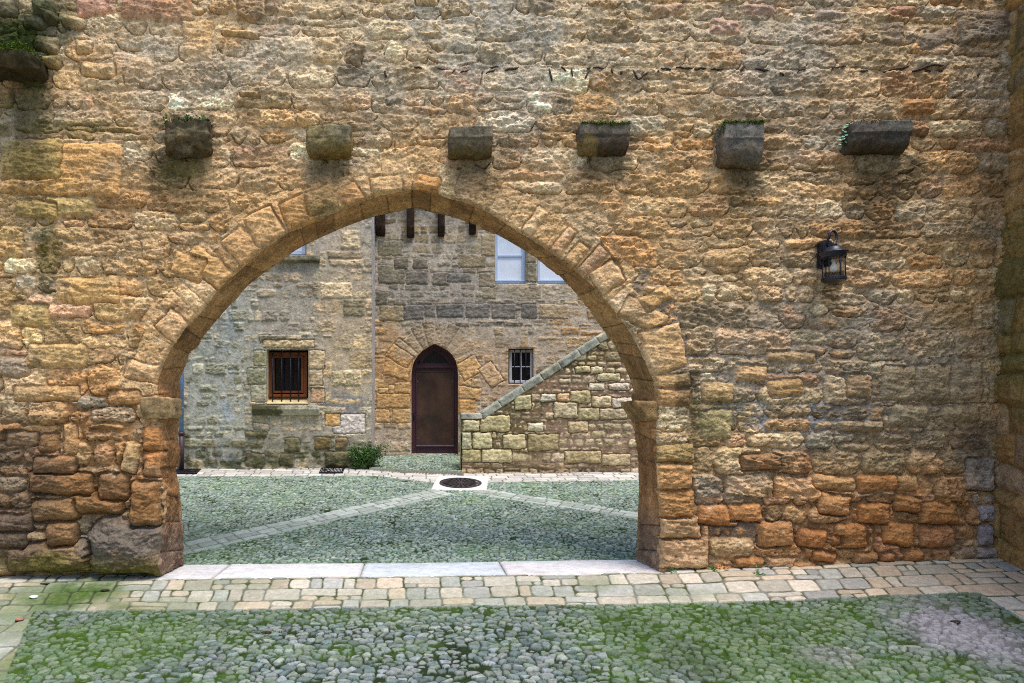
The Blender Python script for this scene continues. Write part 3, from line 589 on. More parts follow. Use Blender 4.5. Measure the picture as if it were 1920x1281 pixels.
# --- back face, top and ends (plain masonry, turned away from the view)
xb = axis([(-5.6, 5.9, .04)]); zb = axis([(-.35, 5.76, .04)]); XB, ZB = np.meshgrid(xb, zb)
db_, sb_, inb, qbx, qbz = polyinfo(XB, ZB, b2[::8], near=True)
idb, d_b, lub, lvb = layout(XB + .03 * P(XB * 3, ZB * 3, 2), ZB + .02 * P(XB * 3, ZB * 3, 5), .2, .3, .42, .4, 33, .2, .03)
hb = .03 * (1 - np.exp(-d_b / .03)) * hsh(idb, 1) + .01 * fbm(XB * 8, ZB * 8, 3, 3)
YB = TD + hb * sst(0, .1, db_); cb = paint_stones(idb, [np.full(XB.shape, v) for v in lin((170, 138, 98))], pal, .5, .15, 3)
kb = ~inb; kfb = kb[:-1, :-1] | kb[1:, :-1] | kb[:-1, 1:] | kb[1:, 1:]
XB2 = XB.copy(); ZB2 = ZB.copy(); XB2[inb] = qbx[inb]; ZB2[inb] = qbz[inb]; YB[inb] = TD
grid_mesh('back_face', XB2, YB, ZB2, cb, kfb, M['wall'], arch)
bm = bmesh.new(); bx(bm, -5.62, 5.92, -.02, TD + .02, 5.75, 5.87, .02); bx(bm, -5.62, -5.58, .0, TD, -.3, 5.75); bm_obj('wall_top', bm, plain_mat('cap_stone', (150, 130, 100), .9), arch)

# --- imposts
def stone_col(c, v=.28, c2=None, lowc=None, zr=None):
    c = lin(c); c2 = lin(c2) if c2 is not None else c
    def f(p, nz, n2):
        k = min(1, max(0, .5 + n2)); cc = c * (1 - k) + c2 * k
        return np.clip(cc * (1 + 1.4 * v * nz), .01, .9)
    return f
def yz(px_list): return px_list
IL0 = at(262, 0, -.05)[0]; IL1 = at(315, 0, -.05)[0]; zt = at(0, 744, -.05)[2]; zb_ = at(0, 786, -.05)[2]
bmp = [(-.075, zt - .006), (-.07, zb_ + .06), (-.03, zb_), (.33, zb_ + .02), (.36, zb_ + .05), (.36, zt)]
rough_block('impost', bmp, IL0, IL1, stone_col((176, 150, 112), .4, (150, 124, 86)), M['wall'], arch, amp=.010, fr=10, seed=3, worn=.03)['label'] = 'worn jutting impost block at the left springing of the arch'
# right impost: profile seen from the front, so it is extruded through the wall thickness
zt2 = at(0, 752, .1)[2]; pr = [(2.055, zt2), (2.06, zt2 - .045), (2.13, zt2 - .14), (2.16, zt2 - .19), (2.40, zt2 - .19), (2.40, zt2 + .0)]
o = rough_block('impost', [(min(p[0], 2.30), p[1]) for p in pr], .0, .45, stone_col((160, 128, 86), .4, (132, 104, 68)), M['wall'], arch, amp=.008, fr=10, seed=9, worn=.03)
co = np.empty(len(o.data.vertices) * 3, np.float32); o.data.vertices.foreach_get('co', co); co = co.reshape(-1, 3)
co = co[:, [1, 0, 2]].copy(); o.data.vertices.foreach_set('co', co.ravel()); o.data.flip_normals(); o.data.update(); o['label'] = 'cone-shaped impost block at the right springing of the arch'

# --- corbels
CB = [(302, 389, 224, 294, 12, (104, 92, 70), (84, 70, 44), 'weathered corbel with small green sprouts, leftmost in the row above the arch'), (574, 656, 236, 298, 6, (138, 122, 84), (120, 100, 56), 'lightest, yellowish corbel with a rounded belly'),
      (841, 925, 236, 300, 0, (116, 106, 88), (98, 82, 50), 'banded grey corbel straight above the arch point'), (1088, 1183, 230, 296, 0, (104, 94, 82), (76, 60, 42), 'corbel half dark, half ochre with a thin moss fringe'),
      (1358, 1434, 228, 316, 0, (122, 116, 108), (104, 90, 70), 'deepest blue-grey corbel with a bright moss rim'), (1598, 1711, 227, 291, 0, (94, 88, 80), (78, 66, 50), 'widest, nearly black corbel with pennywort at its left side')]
PJ = .155
for i, (a, b_, t_, bo, wn, c1, c2, lab) in enumerate(CB):
    x0, _, zt = at(a, t_, -PJ); x1 = at(b_, t_, -PJ)[0]; zb_ = at(a, bo, -.02)[2]; hgt = zt - zb_
    zf = zt - hgt * .40; st_ = .014 if i in (2, 3, 4, 5) else .004
    pf = [(.06, zt + .01), (-PJ, zt), (-PJ, zf)]
    pf += [(-PJ + st_, zf - .006)]
    for k in range(1, 9):
        q = k / 8 * math.pi / 2; pf.append((-(PJ - st_) * math.cos(q) ** .8, zf - .01 - (zf - zb_ - .01) * math.sin(q)))
    pf += [(.06, zb_)]
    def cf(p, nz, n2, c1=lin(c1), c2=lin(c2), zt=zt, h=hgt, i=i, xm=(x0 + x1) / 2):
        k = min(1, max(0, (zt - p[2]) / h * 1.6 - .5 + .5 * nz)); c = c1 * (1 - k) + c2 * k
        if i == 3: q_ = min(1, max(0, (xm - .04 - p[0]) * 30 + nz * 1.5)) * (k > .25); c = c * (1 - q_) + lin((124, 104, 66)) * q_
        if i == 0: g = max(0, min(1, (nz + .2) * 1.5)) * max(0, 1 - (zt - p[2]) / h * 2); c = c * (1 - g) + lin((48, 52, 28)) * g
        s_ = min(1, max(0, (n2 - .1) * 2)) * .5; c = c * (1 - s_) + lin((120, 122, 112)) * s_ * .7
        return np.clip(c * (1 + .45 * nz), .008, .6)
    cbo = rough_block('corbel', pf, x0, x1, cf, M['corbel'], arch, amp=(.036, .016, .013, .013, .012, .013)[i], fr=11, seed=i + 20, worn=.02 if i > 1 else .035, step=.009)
    cbo['label'] = lab
    if i in (0, 1, 3, 4, 5):
        rg = np.random.default_rng(i); dens = {0: 1500, 1: 200, 3: 2400, 4: 2600, 5: 900}[i]
        px_ = rg.uniform(x0 + .01, x1 - .01, dens)
        if i == 0: px_ = rg.normal((x0 + x1) / 2 + .08, .12, dens).clip(x0, x1)
        py_ = rg.uniform(-PJ - .004, -.03, dens); pz = zt - .004 + np.abs(rg.normal(0, .007, dens)) * (1 + np.sin(px_ * 60)) 
        if i in (3, 4): # drooping fringe over the front edge
            k = dens // 3; py_[:k] = -PJ - rg.uniform(.0, .008, k); pz[:k] = zt - np.abs(rg.normal(0, .010, k))
        if i == 4: q = rg.random(dens) < .12; px_[q] = x0 - .004; pz[q] = zt - rg.uniform(0, .10, q.sum())
        leaves('moss', np.stack([px_, py_, pz], -1), .016, M['moss'] if i in (3, 4) else M['moss_dark'], cbo, i, .9, .4)
    if i == 0:
        rg = np.random.default_rng(77); pts = []
        for cx_, cy_ in ((at(352, 0, -PJ)[0], 2), (at(380, 0, -PJ)[0], 3), (at(312, 0, -PJ)[0], 4)):
            for k in range(26): pts.append((cx_ + rg.normal(0, .016), -PJ - rg.uniform(0, .02), zt + rg.uniform(-.01, .03)))
        leaves('sprout', pts, .026, M['leaf'], cbo, 5, .6, .6)

# --- wooden strips bedded in the mortar
SK = [((722, 137), (724, 149), 4), ((776, 130), (791, 133), 3), ((820, 133), (834, 134), 3), ((845, 141), (855, 135), 2), ((862, 141), (879, 135), 3), ((917, 131), (934, 130), 3), ((910, 143), (928, 135), 3), ((902, 141), (906, 136), 2), ((946, 137), (971, 131), 4), ((1028, 134), (1033, 157), 4), ((1050, 131), (1060, 139), 3), ((1068, 134), (1071, 150), 3), ((1104, 135), (1094, 152), 3), ((1099, 132), (1106, 131), 3), ((1110, 130), (1130, 131), 3), ((1142, 135), (1145, 144), 3), ((1163, 138), (1161, 145), 3), ((1185, 136), (1194, 154), 3), ((1195, 153), (1213, 139), 3), ((1229, 140), (1232, 138), 3), ((1237, 131), (1256, 134), 3.5), ((1265, 130), (1296, 131), 3.5), ((1299, 133), (1321, 132), 4), ((1330, 134), (1352, 133), 3.5), ((1387, 134), (1396, 125), 4.5), ((1415, 131), (1438, 135), 4), ((1457, 141), (1465, 147), 3.5), ((1494, 136), (1511, 129), 3), ((1561, 130), (1582, 128), 3), ((1556, 131), (1557, 134), 3.5), ((1609, 136), (1624, 137), 4), ((1652, 139), (1700, 127), 3.5), ((1705, 138), (1740, 127), 4.5), ((1738, 127), (1763, 127), 4), ((1728, 132), (1740, 138), 3.5), ((1758, 137), (1765, 132), 4.5), ((1828, 145), (1833, 140), 4)]
for k, (a, b_, r_) in enumerate(SK):
    a = p0(*a); b_ = p0(*b_); pts = []
    for j in range(5):
        t_ = j / 4; x = a[0] + (b_[0] - a[0]) * t_; z = a[1] + (b_[1] - a[1]) * t_ + (.006 * math.sin(k * 3 + j * 2) if 0 < j < 4 else 0)
        pts.append((x, float(sample(YF, np.array([x]), np.array([z]))[0]) - .006 + (.006 if j in (0, 4) else 0), z))
    ym = min(p[1] for p in pts[1:4]) - .004; pts = [(p[0], .2 * p[1] + .8 * ym, p[2]) for p in pts]
    tube('wood_strip', pts, [r_ * K0 * .55 * q for q in (.6, 1, .9, 1.05, .5)], M['stick'], arch, 6)

# ------------------------------------------------------------------ side wall on the right, meeting the arched wall at an acute corner
side = empty('side_wall', (5.42, 0, .15), 'mossy rubble stone wall running towards the viewer from the right-hand corner', 'wall')
sdir = np.array([-.20, -1.0]); sdir /= np.linalg.norm(sdir)
sa = axis([(-.12, 1.5, .010), (1.5, 3.2, .03)]); sz = axis([(-.3, 5.6, .010), (5.6, 5.8, .05)]); SU, SZ = np.meshgrid(sa, sz)
i1, d1, u1, v1 = layout(SU + .05 * fbm(SU * 2, SZ * 2, 3, 3), SZ + .06 * fbm(SU * 1.5, SZ * 1.5, 4, 3) + .25 * SU * sst(1.5, .2, SZ), .24, .4, .4, .5, 77, .3, .05)
h1 = stone_relief(SU, SZ, i1, u1, v1, d1, .06, .03, .16, .02, .014, 44)
m1 = .008 + .012 * fbm(SU * 2.5, SZ * 2.5, 7, 4) + .005 * fbm(SU * 20, SZ * 20, 8, 3) - .02 * sst(1.2, .3, SZ)
HH = np.maximum(h1, m1) + .07 * fbm(SU * .9, SZ * .7, 9, 3)
zn = [np.full(SU.shape, v) for v in lin((176, 140, 92))]
cs1 = paint_stones(i1, zn, [(150, 112, 66), (120, 104, 72), (148, 136, 130), (172, 120, 66)], .6, .2, 3)
sf = np.clip((h1 - m1) / .006, -1, 1) * .5 + .5; f1 = fbm(SU * 6, SZ * 6, 12, 5, .6)
gm = sst(.0, .5, fbm(SU * 1.4, SZ * 1.1, 13, 4) + .5 * np.exp(-((SZ - 2.5) / .7) ** 2))
CC = [(lin((140, 112, 72))[i] * (1 - sf) + cs1[i] * sf) * (1 + .35 * f1) for i in range(3)]
CC = [CC[i] * (1 - .6 * gm) + lin((96, 96, 48))[i] * .6 * gm for i in range(3)]
lean = .035 * np.maximum(SZ - 1.3, 0)
SX = 5.45 + sdir[0] * SU + lean - HH * .98; SY = .03 + sdir[1] * SU + HH * .2
grid_mesh('stone_face', SX, SY, SZ, CC, None, M['wall'], side)
bm = bmesh.new()
p_ = [(5.52, .1), (5.52 + sdir[0] * 3.2, .1 + sdir[1] * 3.2), (6.3, -3.1), (6.3, .1)]
lo_ = [bm.verts.new((x, y, -.5)) for x, y in p_]; hi_ = [bm.verts.new((x + .16, y, 5.82)) for x, y in p_]
for k in range(4): bm.faces.new((lo_[k], lo_[(k + 1) % 4], hi_[(k + 1) % 4], hi_[k]))
bm.faces.new(hi_); bm_obj('wall_core', bm, plain_mat('core_stone', (140, 112, 76), .95, 0, .2, 6, .5), side)

# ------------------------------------------------------------------ mossy ledge stone jutting out at the top left
led = empty('ledge_stone', (-3.85, -.1, 4.75), 'moss-capped stone jutting from the wall at the upper left edge, dark underneath', 'ledge')
xl0 = at(-60, 0, -.3)[0]; xl1 = at(54, 0, -.3)[0]; zlt = at(0, 86, -.3)[2]; zlb = at(0, 150, -.05)[2]
rough_block('stone', [(.05, zlt), (-.3, zlt - .02), (-.33, zlt - .09), (-.26, zlt - .18), (-.1, zlb + .02), (.05, zlb)], xl0, xl1, stone_col((70, 62, 44), .5, (52, 50, 30)), M['wall'], led, amp=.022, fr=7, seed=50, worn=.05)
rg = np.random.default_rng(3); n_ = 2600
pts = np.stack([rg.uniform(xl0, xl1 - .01, n_), rg.uniform(-.34, -.02, n_), zlt + rg.normal(-.005, .014, n_)], -1)
pts[:900, 1] = -.335 + rg.normal(0, .006, 900); pts[:900, 2] = zlt - np.abs(rg.normal(0, .03, 900))
leaves('moss', pts, .022, M['moss'], led, 4, .8, .4)

# ------------------------------------------------------------------ ground: cobbles, paving bands, threshold
def worley(U, V, seed, jit=1.0):
    ui = np.floor(U).astype(np.int64); vi_ = np.floor(V).astype(np.int64)
    F1 = np.full(U.shape, 9.); F2 = np.full(U.shape, 9.); cid = np.zeros(U.shape, np.int64); cu = np.zeros(U.shape); cv = np.zeros(U.shape)
    for du in (-1, 0, 1):
        for dv2 in (-1, 0, 1):
            a = ui + du; b_ = vi_ + dv2; k = (a * 7919 + b_ * 104729 + seed * 31) & 0xfffff
            pu = a + .5 + jit * (hsh(k, 1.7) - .5); pv = b_ + .5 + jit * (hsh(k, 2.9) - .5)
            an = hsh(k, 5.1) * 3.14; st_ = .9 + .22 * hsh(k, 6.3)
            x = U - pu; y = V - pv; xr = x * np.cos(an) + y * np.sin(an); yr = -x * np.sin(an) + y * np.cos(an)
            dd = np.sqrt((xr * st_) ** 2 + (yr / st_) ** 2)
            m_ = dd < F1
            F2 = np.where(m_, F1, np.minimum(F2, dd)); cid = np.where(m_, k, cid); cu = np.where(m_, x, cu); cv = np.where(m_, y, cv); F1 = np.where(m_, dd, F1)
    return F1, F2, cid, cu, cv
def cobbles(X, Y, cell, seed, amp):
    U = X / (cell * 1.16) + .28 * fbm(X * 5, Y * 5, seed, 3); V = Y / (cell * .76) + .28 * fbm(X * 5, Y * 5, seed + 3, 3)
    F1, F2, cid, cu, cv = worley(U, V, seed)
    e = F2 - F1
    dome = 1 - np.exp(-np.maximum(e - .07, 0) / .08)
    r = hsh(cid, 7.7); h = amp * dome * (.5 + .7 * r) + amp * .6 * dome * ((hsh(cid, 3.1) - .5) * cu + (hsh(cid, 4.9) - .5) * cv) + .0016 * fbm(X * 60, Y * 60, seed + 9, 3)
    sunk = hsh(cid, 15.5) < (.10 if seed == 1 else .0); h = np.where(sunk, h * .25, h); gw = np.where(sunk, .5, .0) + .13 + .15 * sst(-.1, .6, fbm(X * 3, Y * 3, seed + 12, 3)); return h, sst(gw - .05, gw + .05, e), cid
def ground_colors(X, Y, gapm, cid, moss_f, pale, greyp, seed, tone=1.0):
    r = hsh(cid, 9.1); v = .78 + .42 * hsh(cid, 10.3)
    pa = [lin(c) * .74 for c in ((140, 152, 148), (122, 136, 134), (160, 166, 158), (132, 144, 128), (146, 150, 146), (112, 124, 122), (154, 160, 162))]
    k = (r * 7).astype(int) % 7; pa = np.array(pa); out = []
    n1 = fbm(X * 25, Y * 25, seed, 4, .6)
    for i in range(3):
        st_ = pa[k][..., i] * v * tone * (1 + .45 * n1); g = lin((26, 34, 20))[i] * (1 + .3 * n1)
        c = g * (1 - gapm) + st_ * gapm
        mc = lin((84, 110, 38))[i] * (1 + .5 * n1); dm = lin((36, 58, 14))[i] * (1 + .8 * n1)
        mm = np.clip(moss_f * (1.0 - .42 * gapm), 0, 1); mg = np.clip(moss_f * 1.3 * (1 - gapm), 0, 1)
        c = c * (1 - mm) + mc * mm; c = c * (1 - .6 * mg) + dm * .6 * mg
        c = c * (1 - greyp) + lin((152, 146, 150))[i] * (1 + .35 * n1 - .25 * (1 - gapm)) * greyp
        c = c * (1 + .30 * pale)
        out.append(c)
    return out
ground_root = empty('ground', (0, -2, 0), kind='structure')
# front part
gx_ = axis([(-7, -4.3, .05), (-4.3, 5.6, .0064), (5.6, 7, .05)]); gy_ = axis([(-9, -2.2, .06), (-2.2, .12, .0070)])
GX, GY = np.meshgrid(gx_, gy_)
BY = -.755 + .02 * fbm(GX * 1.2, GX * 0, 3, 2)
e1 = gp(1840, 1118); e2 = gp(1920, 1168); l1 = gp(52, 1174); l2 = gp(8, 1281)
rs = e1[0] + (GY - e1[1]) * (e2[0] - e1[0]) / (e2[1] - e1[1]); ls = l1[0] + (GY - l1[1]) * (l2[0] - l1[0]) / (l2[1] - l1[1])
band = GY > BY; rband = (GX > rs) & ~band; lband = (GX < ls) & ~band; pav = band | rband | lband
h, gapm, cid = cobbles(GX, GY, .064, 1, .022)
# paving: long flags, joints fanning out
PU = np.where(rband | (band & (GX > rs + .02)), GX - GY * .2, np.where(lband, GX * 1.0, GX / (1 + .085 * np.clip(GY, -1.2, 0))))
PV = np.where(rband, GY, GY)
wj1 = .016 * fbm(GX * 5, GY * 5, 5, 4); wj2 = .018 * fbm(GX * 4, GY * 4, 6, 4)
pid, pd, pu, pv = layout(PU + wj1, PV + wj2 + .05, .225, .12, .25, .42, 91, .30, .034, -9, 1.2)
pid2, pd2, pu2, pv2 = layout(PV + wj1, PU + wj2, .26, .12, .20, .4, 92, .15, .02, -9, 9, -10, 3)
usec = (fbm(GX * .9, GX * 0, 31, 2) > .05)
pid = np.where(lband, pid2, pid); pd = np.where(lband, pd2, pd)
ph = .014 + .010 * (1 - np.exp(-np.maximum(pd - .004, 0) / .008)) + .007 * (hsh(pid, 2.2) - .5) + .03 * ((hsh(pid, 5) - .5) * pu + (hsh(pid, 6) - .5) * pv) + .003 * fbm(GX * 14, GY * 14, 7, 4, .6)
pj = sst(.004, .012, pd)
mn = fbm(GX * 1.1, GY * 1.5, 21, 4); mn2 = fbm(GX * 5, GY * 5, 22, 4)
def gblob(lst):
    F = np.zeros(GX.shape)
    for px, py, rx, ry, s_ in lst:
        x, y, z = gp(px, py); k = (y - CY) / F_PX; q = np.hypot((GX - x) / (rx * k), (GY - y) / (ry * k * 2.6)); F = np.maximum(F, s_ * (1 - sst(.3, 1.25, q + .45 * mn2 + .3 * mn)))
    return F
mf = .18 + .6 * sst(-.1, .6, mn + .25 * mn2) + gblob([(1350, 1190, 280, 60, 1.0), (230, 1210, 180, 50, .9), (30, 1250, 100, 60, .9), (1500, 1250, 200, 50, .8), (620, 1160, 300, 14, .35), (1260, 1150, 160, 20, .6), (1700, 1260, 200, 30, .5)])
mf_ = 0; gp_ = gblob([(1800, 1180, 110, 55, .85), (1560, 1230, 60, 20, .35)])
pl = gblob([(480, 1240, 260, 40, .5), (900, 1240, 300, 50, .4), (700, 1200, 300, 40, .25)])
mf = np.clip(mf * .98 * (1 - .9 * gp_) - .34 * pl, 0, .84)
gc = ground_colors(GX, GY, gapm, cid, mf, pl, gp_, 41, .84)
dk = gblob([(1290, 1235, 110, 46, .8), (1420, 1180, 140, 30, .5), (1180, 1180, 80, 26, .5), (1500, 1240, 90, 30, .4), (330, 1240, 120, 30, .3), (480, 1180, 120, 16, .3)])
gc = [g * (1 - .45 * dk) for g in gc]
n3 = fbm(GX * 18, GY * 18, 47, 5, .62)
pr_ = hsh(pid, 4.2); ppal = np.array([lin(c) for c in ((180, 170, 154), (190, 172, 148), (168, 164, 156), (176, 168, 152), (192, 180, 162), (164, 162, 152), (186, 168, 146))]); pk = (pr_ * 7).astype(int) % 7
pm = gblob([(120, 1120, 150, 36, 1.0), (40, 1150, 90, 40, .8), (60, 1180, 120, 30, .7), (330, 1140, 160, 20, .5), (1120, 1100, 60, 16, .5), (1280, 1120, 100, 18, .45), (30, 1260, 80, 60, .9), (700, 1130, 500, 16, .2), (430, 1100, 130, 20, .35)])
pc_ = []
for i in range(3):
    c = ppal[pk][..., i] * (.80 + .40 * hsh(pid, 8.8)) * (1 + .34 * n3)
    tint = lin((132, 142, 122))[i]; tt_ = np.clip(.22 - .0 * GX + .4 * mn, 0, .5) * sst(3.4, 1.0, GX); c = c * (1 - tt_) + tint * (1 + .2 * n3) * tt_ * .95
    m_ = np.clip(pm * (.75 + .5 * n3), 0, .95); c = c * (1 - m_) + lin((84, 104, 50))[i] * (1 + .4 * n3) * m_
    jc = lin((70, 78, 46))[i] * (1 + .4 * n3); jm = np.clip((1 - pj) * (.55 + .9 * mn2 + .3), 0, 1) ; c = c * (1 - jm) + jc * jm
    jg = lin((126, 124, 116))[i]; jq = (1 - pj) * (1 - jm); c = c * (1 - jq) + jg * jq
    pc_.append(c)
dgr = gblob([(138, 1122, 76, 34, 1.0), (190, 1108, 40, 14, .9), (225, 1145, 40, 8, .7)]) * (.8 + .5 * n3); dgr = np.clip(dgr, 0, 1); pc_ = [c * (1 - .92 * dgr) + lin((62, 90, 30))[i] * (.35 + .65 * pj) * .85 * dgr for i, c in enumerate(pc_)]
Hh = np.where(pav, ph, h) ; GZ = gz(GX, GY) + Hh + .012 * fbm(GX * 1.2, GY * 1.2, 51, 2)
under = (GX > -2.56) & (GX < 2.36) & (GY > -.098); GZ = GZ - np.where(under, .12, 0)
cols = [np.where(pav, pc_[i], gc[i]) for i in range(3)]
fm = pav[:-1, :-1]
grid_mesh('cobbled_ground', GX, GY, GZ, cols, ~fm, M['cobble'], ground_root)
grid_mesh('pavement', GX, GY, GZ, cols, fm, M['slab'], ground_root)

# courtyard beyond the arch, rising towards the houses
hx_ = axis([(-6, -3.9, .05), (-3.9, 4.2, .0105), (4.2, 6, .05)]); hy_ = axis([(.10, .42, .03), (.42, 6.08, .0150)])
BX, BYY = np.meshgrid(hx_, hy_)
h2, gap2, cid2 = cobbles(BX, BYY, .055, 5, .016)
n1 = fbm(BX * 1.1, BYY * 1.3, 61, 4); n2f = fbm(BX * 12, BYY * 12, 62, 4, .6)
mf2 = np.clip(.15 + .45 * sst(-.1, .6, n1) + .5 * np.exp(-((BX + 2.3) / .9) ** 2 - ((BYY - .9) / .8) ** 2) + .3 * sst(.7, .5, BYY), 0, .8)
bc = ground_colors(BX, BYY, gap2, cid2, mf2 * .6, np.clip(.9 + .6 * n1, 0, 1.4), np.zeros(BX.shape), 63, 1.06)
bc = [bc[i] * (.98, 1.03, .93)[i] for i in range(3)]
def seg_d(A, B):
    a = np.array(A[:2]); b_ = np.array(B[:2]); e = b_ - a; L = np.hypot(*e); u = ((BX - a[0]) * e[0] + (BYY - a[1]) * e[1]) / L; v = (-(BX - a[0]) * e[1] + (BYY - a[1]) * e[0]) / L
    return u, v, L
pavb = np.zeros(BX.shape, bool); pu_ = np.zeros(BX.shape); pv_ = np.zeros(BX.shape)
wob = .012 * fbm(BX * 4, BYY * 4, 66, 3)
for A, B, hw in ((gp(300, 1038), gp(832, 922), .19), (gp(890, 920), gp(1240, 975), .16)):
    u, v, L = seg_d(A, B); m_ = (u > 0) & (u < L) & (np.abs(v + wob) < hw); pu_ = np.where(m_, u, pu_); pv_ = np.where(m_, v + 20, pv_); pavb |= m_
# flag borders along the foot of the houses
fl = [gp(325, 893), gp(700, 892), gp(835, 907), gp(905, 905), gp(1240, 900)]
fy = np.interp(BX, [q[0] for q in fl], [q[1] for q in fl]); m_ = (BYY > fy) & (BYY < 5.14) & ~pavb; pu_ = np.where(m_, BX, pu_); pv_ = np.where(m_, BYY, pv_); pavb |= m_
pi3, pd3, _, _ = layout(pu_ + wob, np.where(pv_ > 10, pv_ - 17, pv_) + wob, .15, .15, .26, .35, 95, .1, .02, -1, 9)
ph3 = .006 + .012 * (1 - np.exp(-np.maximum(pd3 - .004, 0) / .008)) + .004 * (hsh(pi3, 2) - .5); pj3 = sst(.002, .013, pd3)
pc3 = []
for i in range(3):
    a = np.where(pv_ > 10, lin((172, 177, 168))[i], lin((188, 183, 175))[i]); c = a * (.8 + .4 * hsh(pi3, 3)) * (1 + .2 * n2f)
    c = c * pj3 + lin((86, 92, 66))[i] * (1 - pj3); mg = np.clip(mf2 * .6, 0, 1) * (pv_ > 10); c = c * (1 - mg) + lin((106, 126, 100))[i] * mg; pc3.append(c)
GB = gz(BX, BYY) + np.where(pavb, ph3, h2) + .010 * fbm(BX * 1.2, BYY * 1.2, 67, 2) - .012 - .15 * (BYY < .50)
# raised cobbled apron in front of the door
r1_ = gp(700, 884); r2_ = gp(868, 893); ry = np.interp(BX, [r1_[0], r2_[0]], [r1_[1], r2_[1]])
apr = (BX > -.80) & (BX < .78) & (BYY > ry + .01 * n1)
GB = GB + np.where(apr, .045 * sst(0, .03, BYY - ry) + .0 * BX, 0); ap_e = apr & (BYY < ry + .05)
bc = [np.where(apr & ~pavb | apr, bc[i], np.where(pavb, pc3[i], bc[i])) for i in range(3)]
bc = [np.where(ap_e, lin((112, 108, 96))[i] * (1 + .3 * n2f), bc[i]) for i in range(3)]
pavb &= ~apr
fb = pavb[:-1, :-1]
grid_mesh('cobbled_courtyard', BX, BYY, GB, bc, ~fb, M['cobble'], ground_root)
grid_mesh('courtyard_paving', BX, BYY, GB, bc, fb, M['slab'], ground_root)
bm = bmesh.new(); bx(bm, -60, 60, -60, 60, -1.9, -1.7); tr = bm_obj('terrain', bm, M['terrain']); tag(tr, kind='structure')

# threshold: long worn slabs in the archway
thr = empty('threshold', (0, .2, 0), 'pale row of long worn stone slabs lying across the archway floor', 'threshold')
tj = [at(262, 0, -.06)[0], at(398, 0, -.06)[0], at(674, 0, -.06)[0], at(951, 0, -.06)[0], at(1262, 0, -.06)[0]]
for k in range(4):
    a, b_ = tj[k] + .004, tj[k + 1] - .004; nxx = int((b_ - a) / .02); xs = np.concatenate([[a, a, a + .004], np.linspace(a + .01, b_ - .01, nxx), [b_ - .004, b_, b_]])
    ys = np.concatenate([[-.10, -.10, -.096], np.linspace(-.09, .50, 30), [.515]]); TX, TY = np.meshgrid(xs, ys)
    z0 = np.interp(TX, [-2.4, 2.4], [-.012, .040]) + .0
    ed = np.minimum(np.minimum(TX - a, b_ - TX), TY + .10); TZ = z0 + .004 * (1 - np.clip((ed) / .012, 0, 1)) * -2 + .004 * fbm(TX * 3 + k * 5, TY * 3, 3, 3) - .008 * np.exp(-((TX) / 1.2) ** 2) + .002 * (k % 2)
    TZ[:, 0] -= .15; TZ[:, -1] -= .15; TZ[0] -= .15
    nn = fbm(TX * 9, TY * 9, 71, 5, .6); nc = fbm(TX * 1.3, TY * 2.4, 72, 3)
    bc_ = [(200, 197, 193), (204, 200, 196), (190, 194, 196), (203, 198, 195)][k]
    cc_ = [lin(bc_)[i] * (1 + .26 * nn + .2 * nc) for i in range(3)]; g = sst(.1, .6, nc) * .4; dt = sst(.1, .6, fbm(TX * 5, TY * 7, 75, 5, .65)) * .35 + .4 * sst(.03, .0, ed) ; cc_ = [c * (1 - dt) + lin((128, 124, 112))[i] * dt for i, c in enumerate(cc_)]; cc_ = [c * (1 - g) + lin((164, 180, 168))[i] * g for i, c in enumerate(cc_)]
    s_ = grid_mesh('slab', TX, TY, TZ, cc_, None, M['slab'], thr)

# ------------------------------------------------------------------ houses beyond the arch
def hole(Wx, polys):
    D = np.full(Wx.sh, 9.); ins = np.zeros(Wx.sh, bool); QX = Wx.X.copy(); QZ = Wx.Z.copy()
    for pl_ in polys:
        dd, _, i_, qx_, qz_ = polyinfo(Wx.X, Wx.Z, np.array(pl_)); ins |= i_
        QX = np.where(i_, qx_, QX); QZ = np.where(i_, qz_, QZ); D = np.minimum(D, dd)
    return D, ins, QX, QZ
def reveal(name, poly, y0, y1, col, parent, closed=True, n=4):
    poly = np.array(poly); A = []
    k = len(poly)
    for i in range(k if closed else k - 1):
        a = poly[i]; b_ = poly[(i + 1) % k]; m_ = max(1, int(np.hypot(*(b_ - a)) / .03))
        for j in range(m_): A.append(a + (b_ - a) * j / m_)
    if not closed: A.append(poly[-1])
    else: A.append(poly[0])
    A = np.array(A); ys = np.linspace(y0, y1, n + 5); YY = np.repeat(ys[None], len(A), 0)
    nz_ = fbm(A[:, None, 0] * 9 + A[:, None, 1] * 7, YY * 12, 3, 4)
    c = [lin(col)[i] * (1 + .4 * nz_) for i in range(3)]
    return grid_mesh(name, np.repeat(A[:, 0:1], n + 5, 1), YY, np.repeat(A[:, 1:2], n + 5, 1), c, None, M['far'], parent)
def px_rect(x0, x1, y0, y1, Y):
    a = at(x0, y0, Y); b_ = at(x1, y1, Y); return [(a[0], b_[2]), (b_[0], b_[2]), (b_[0], a[2]), (a[0], a[2])]
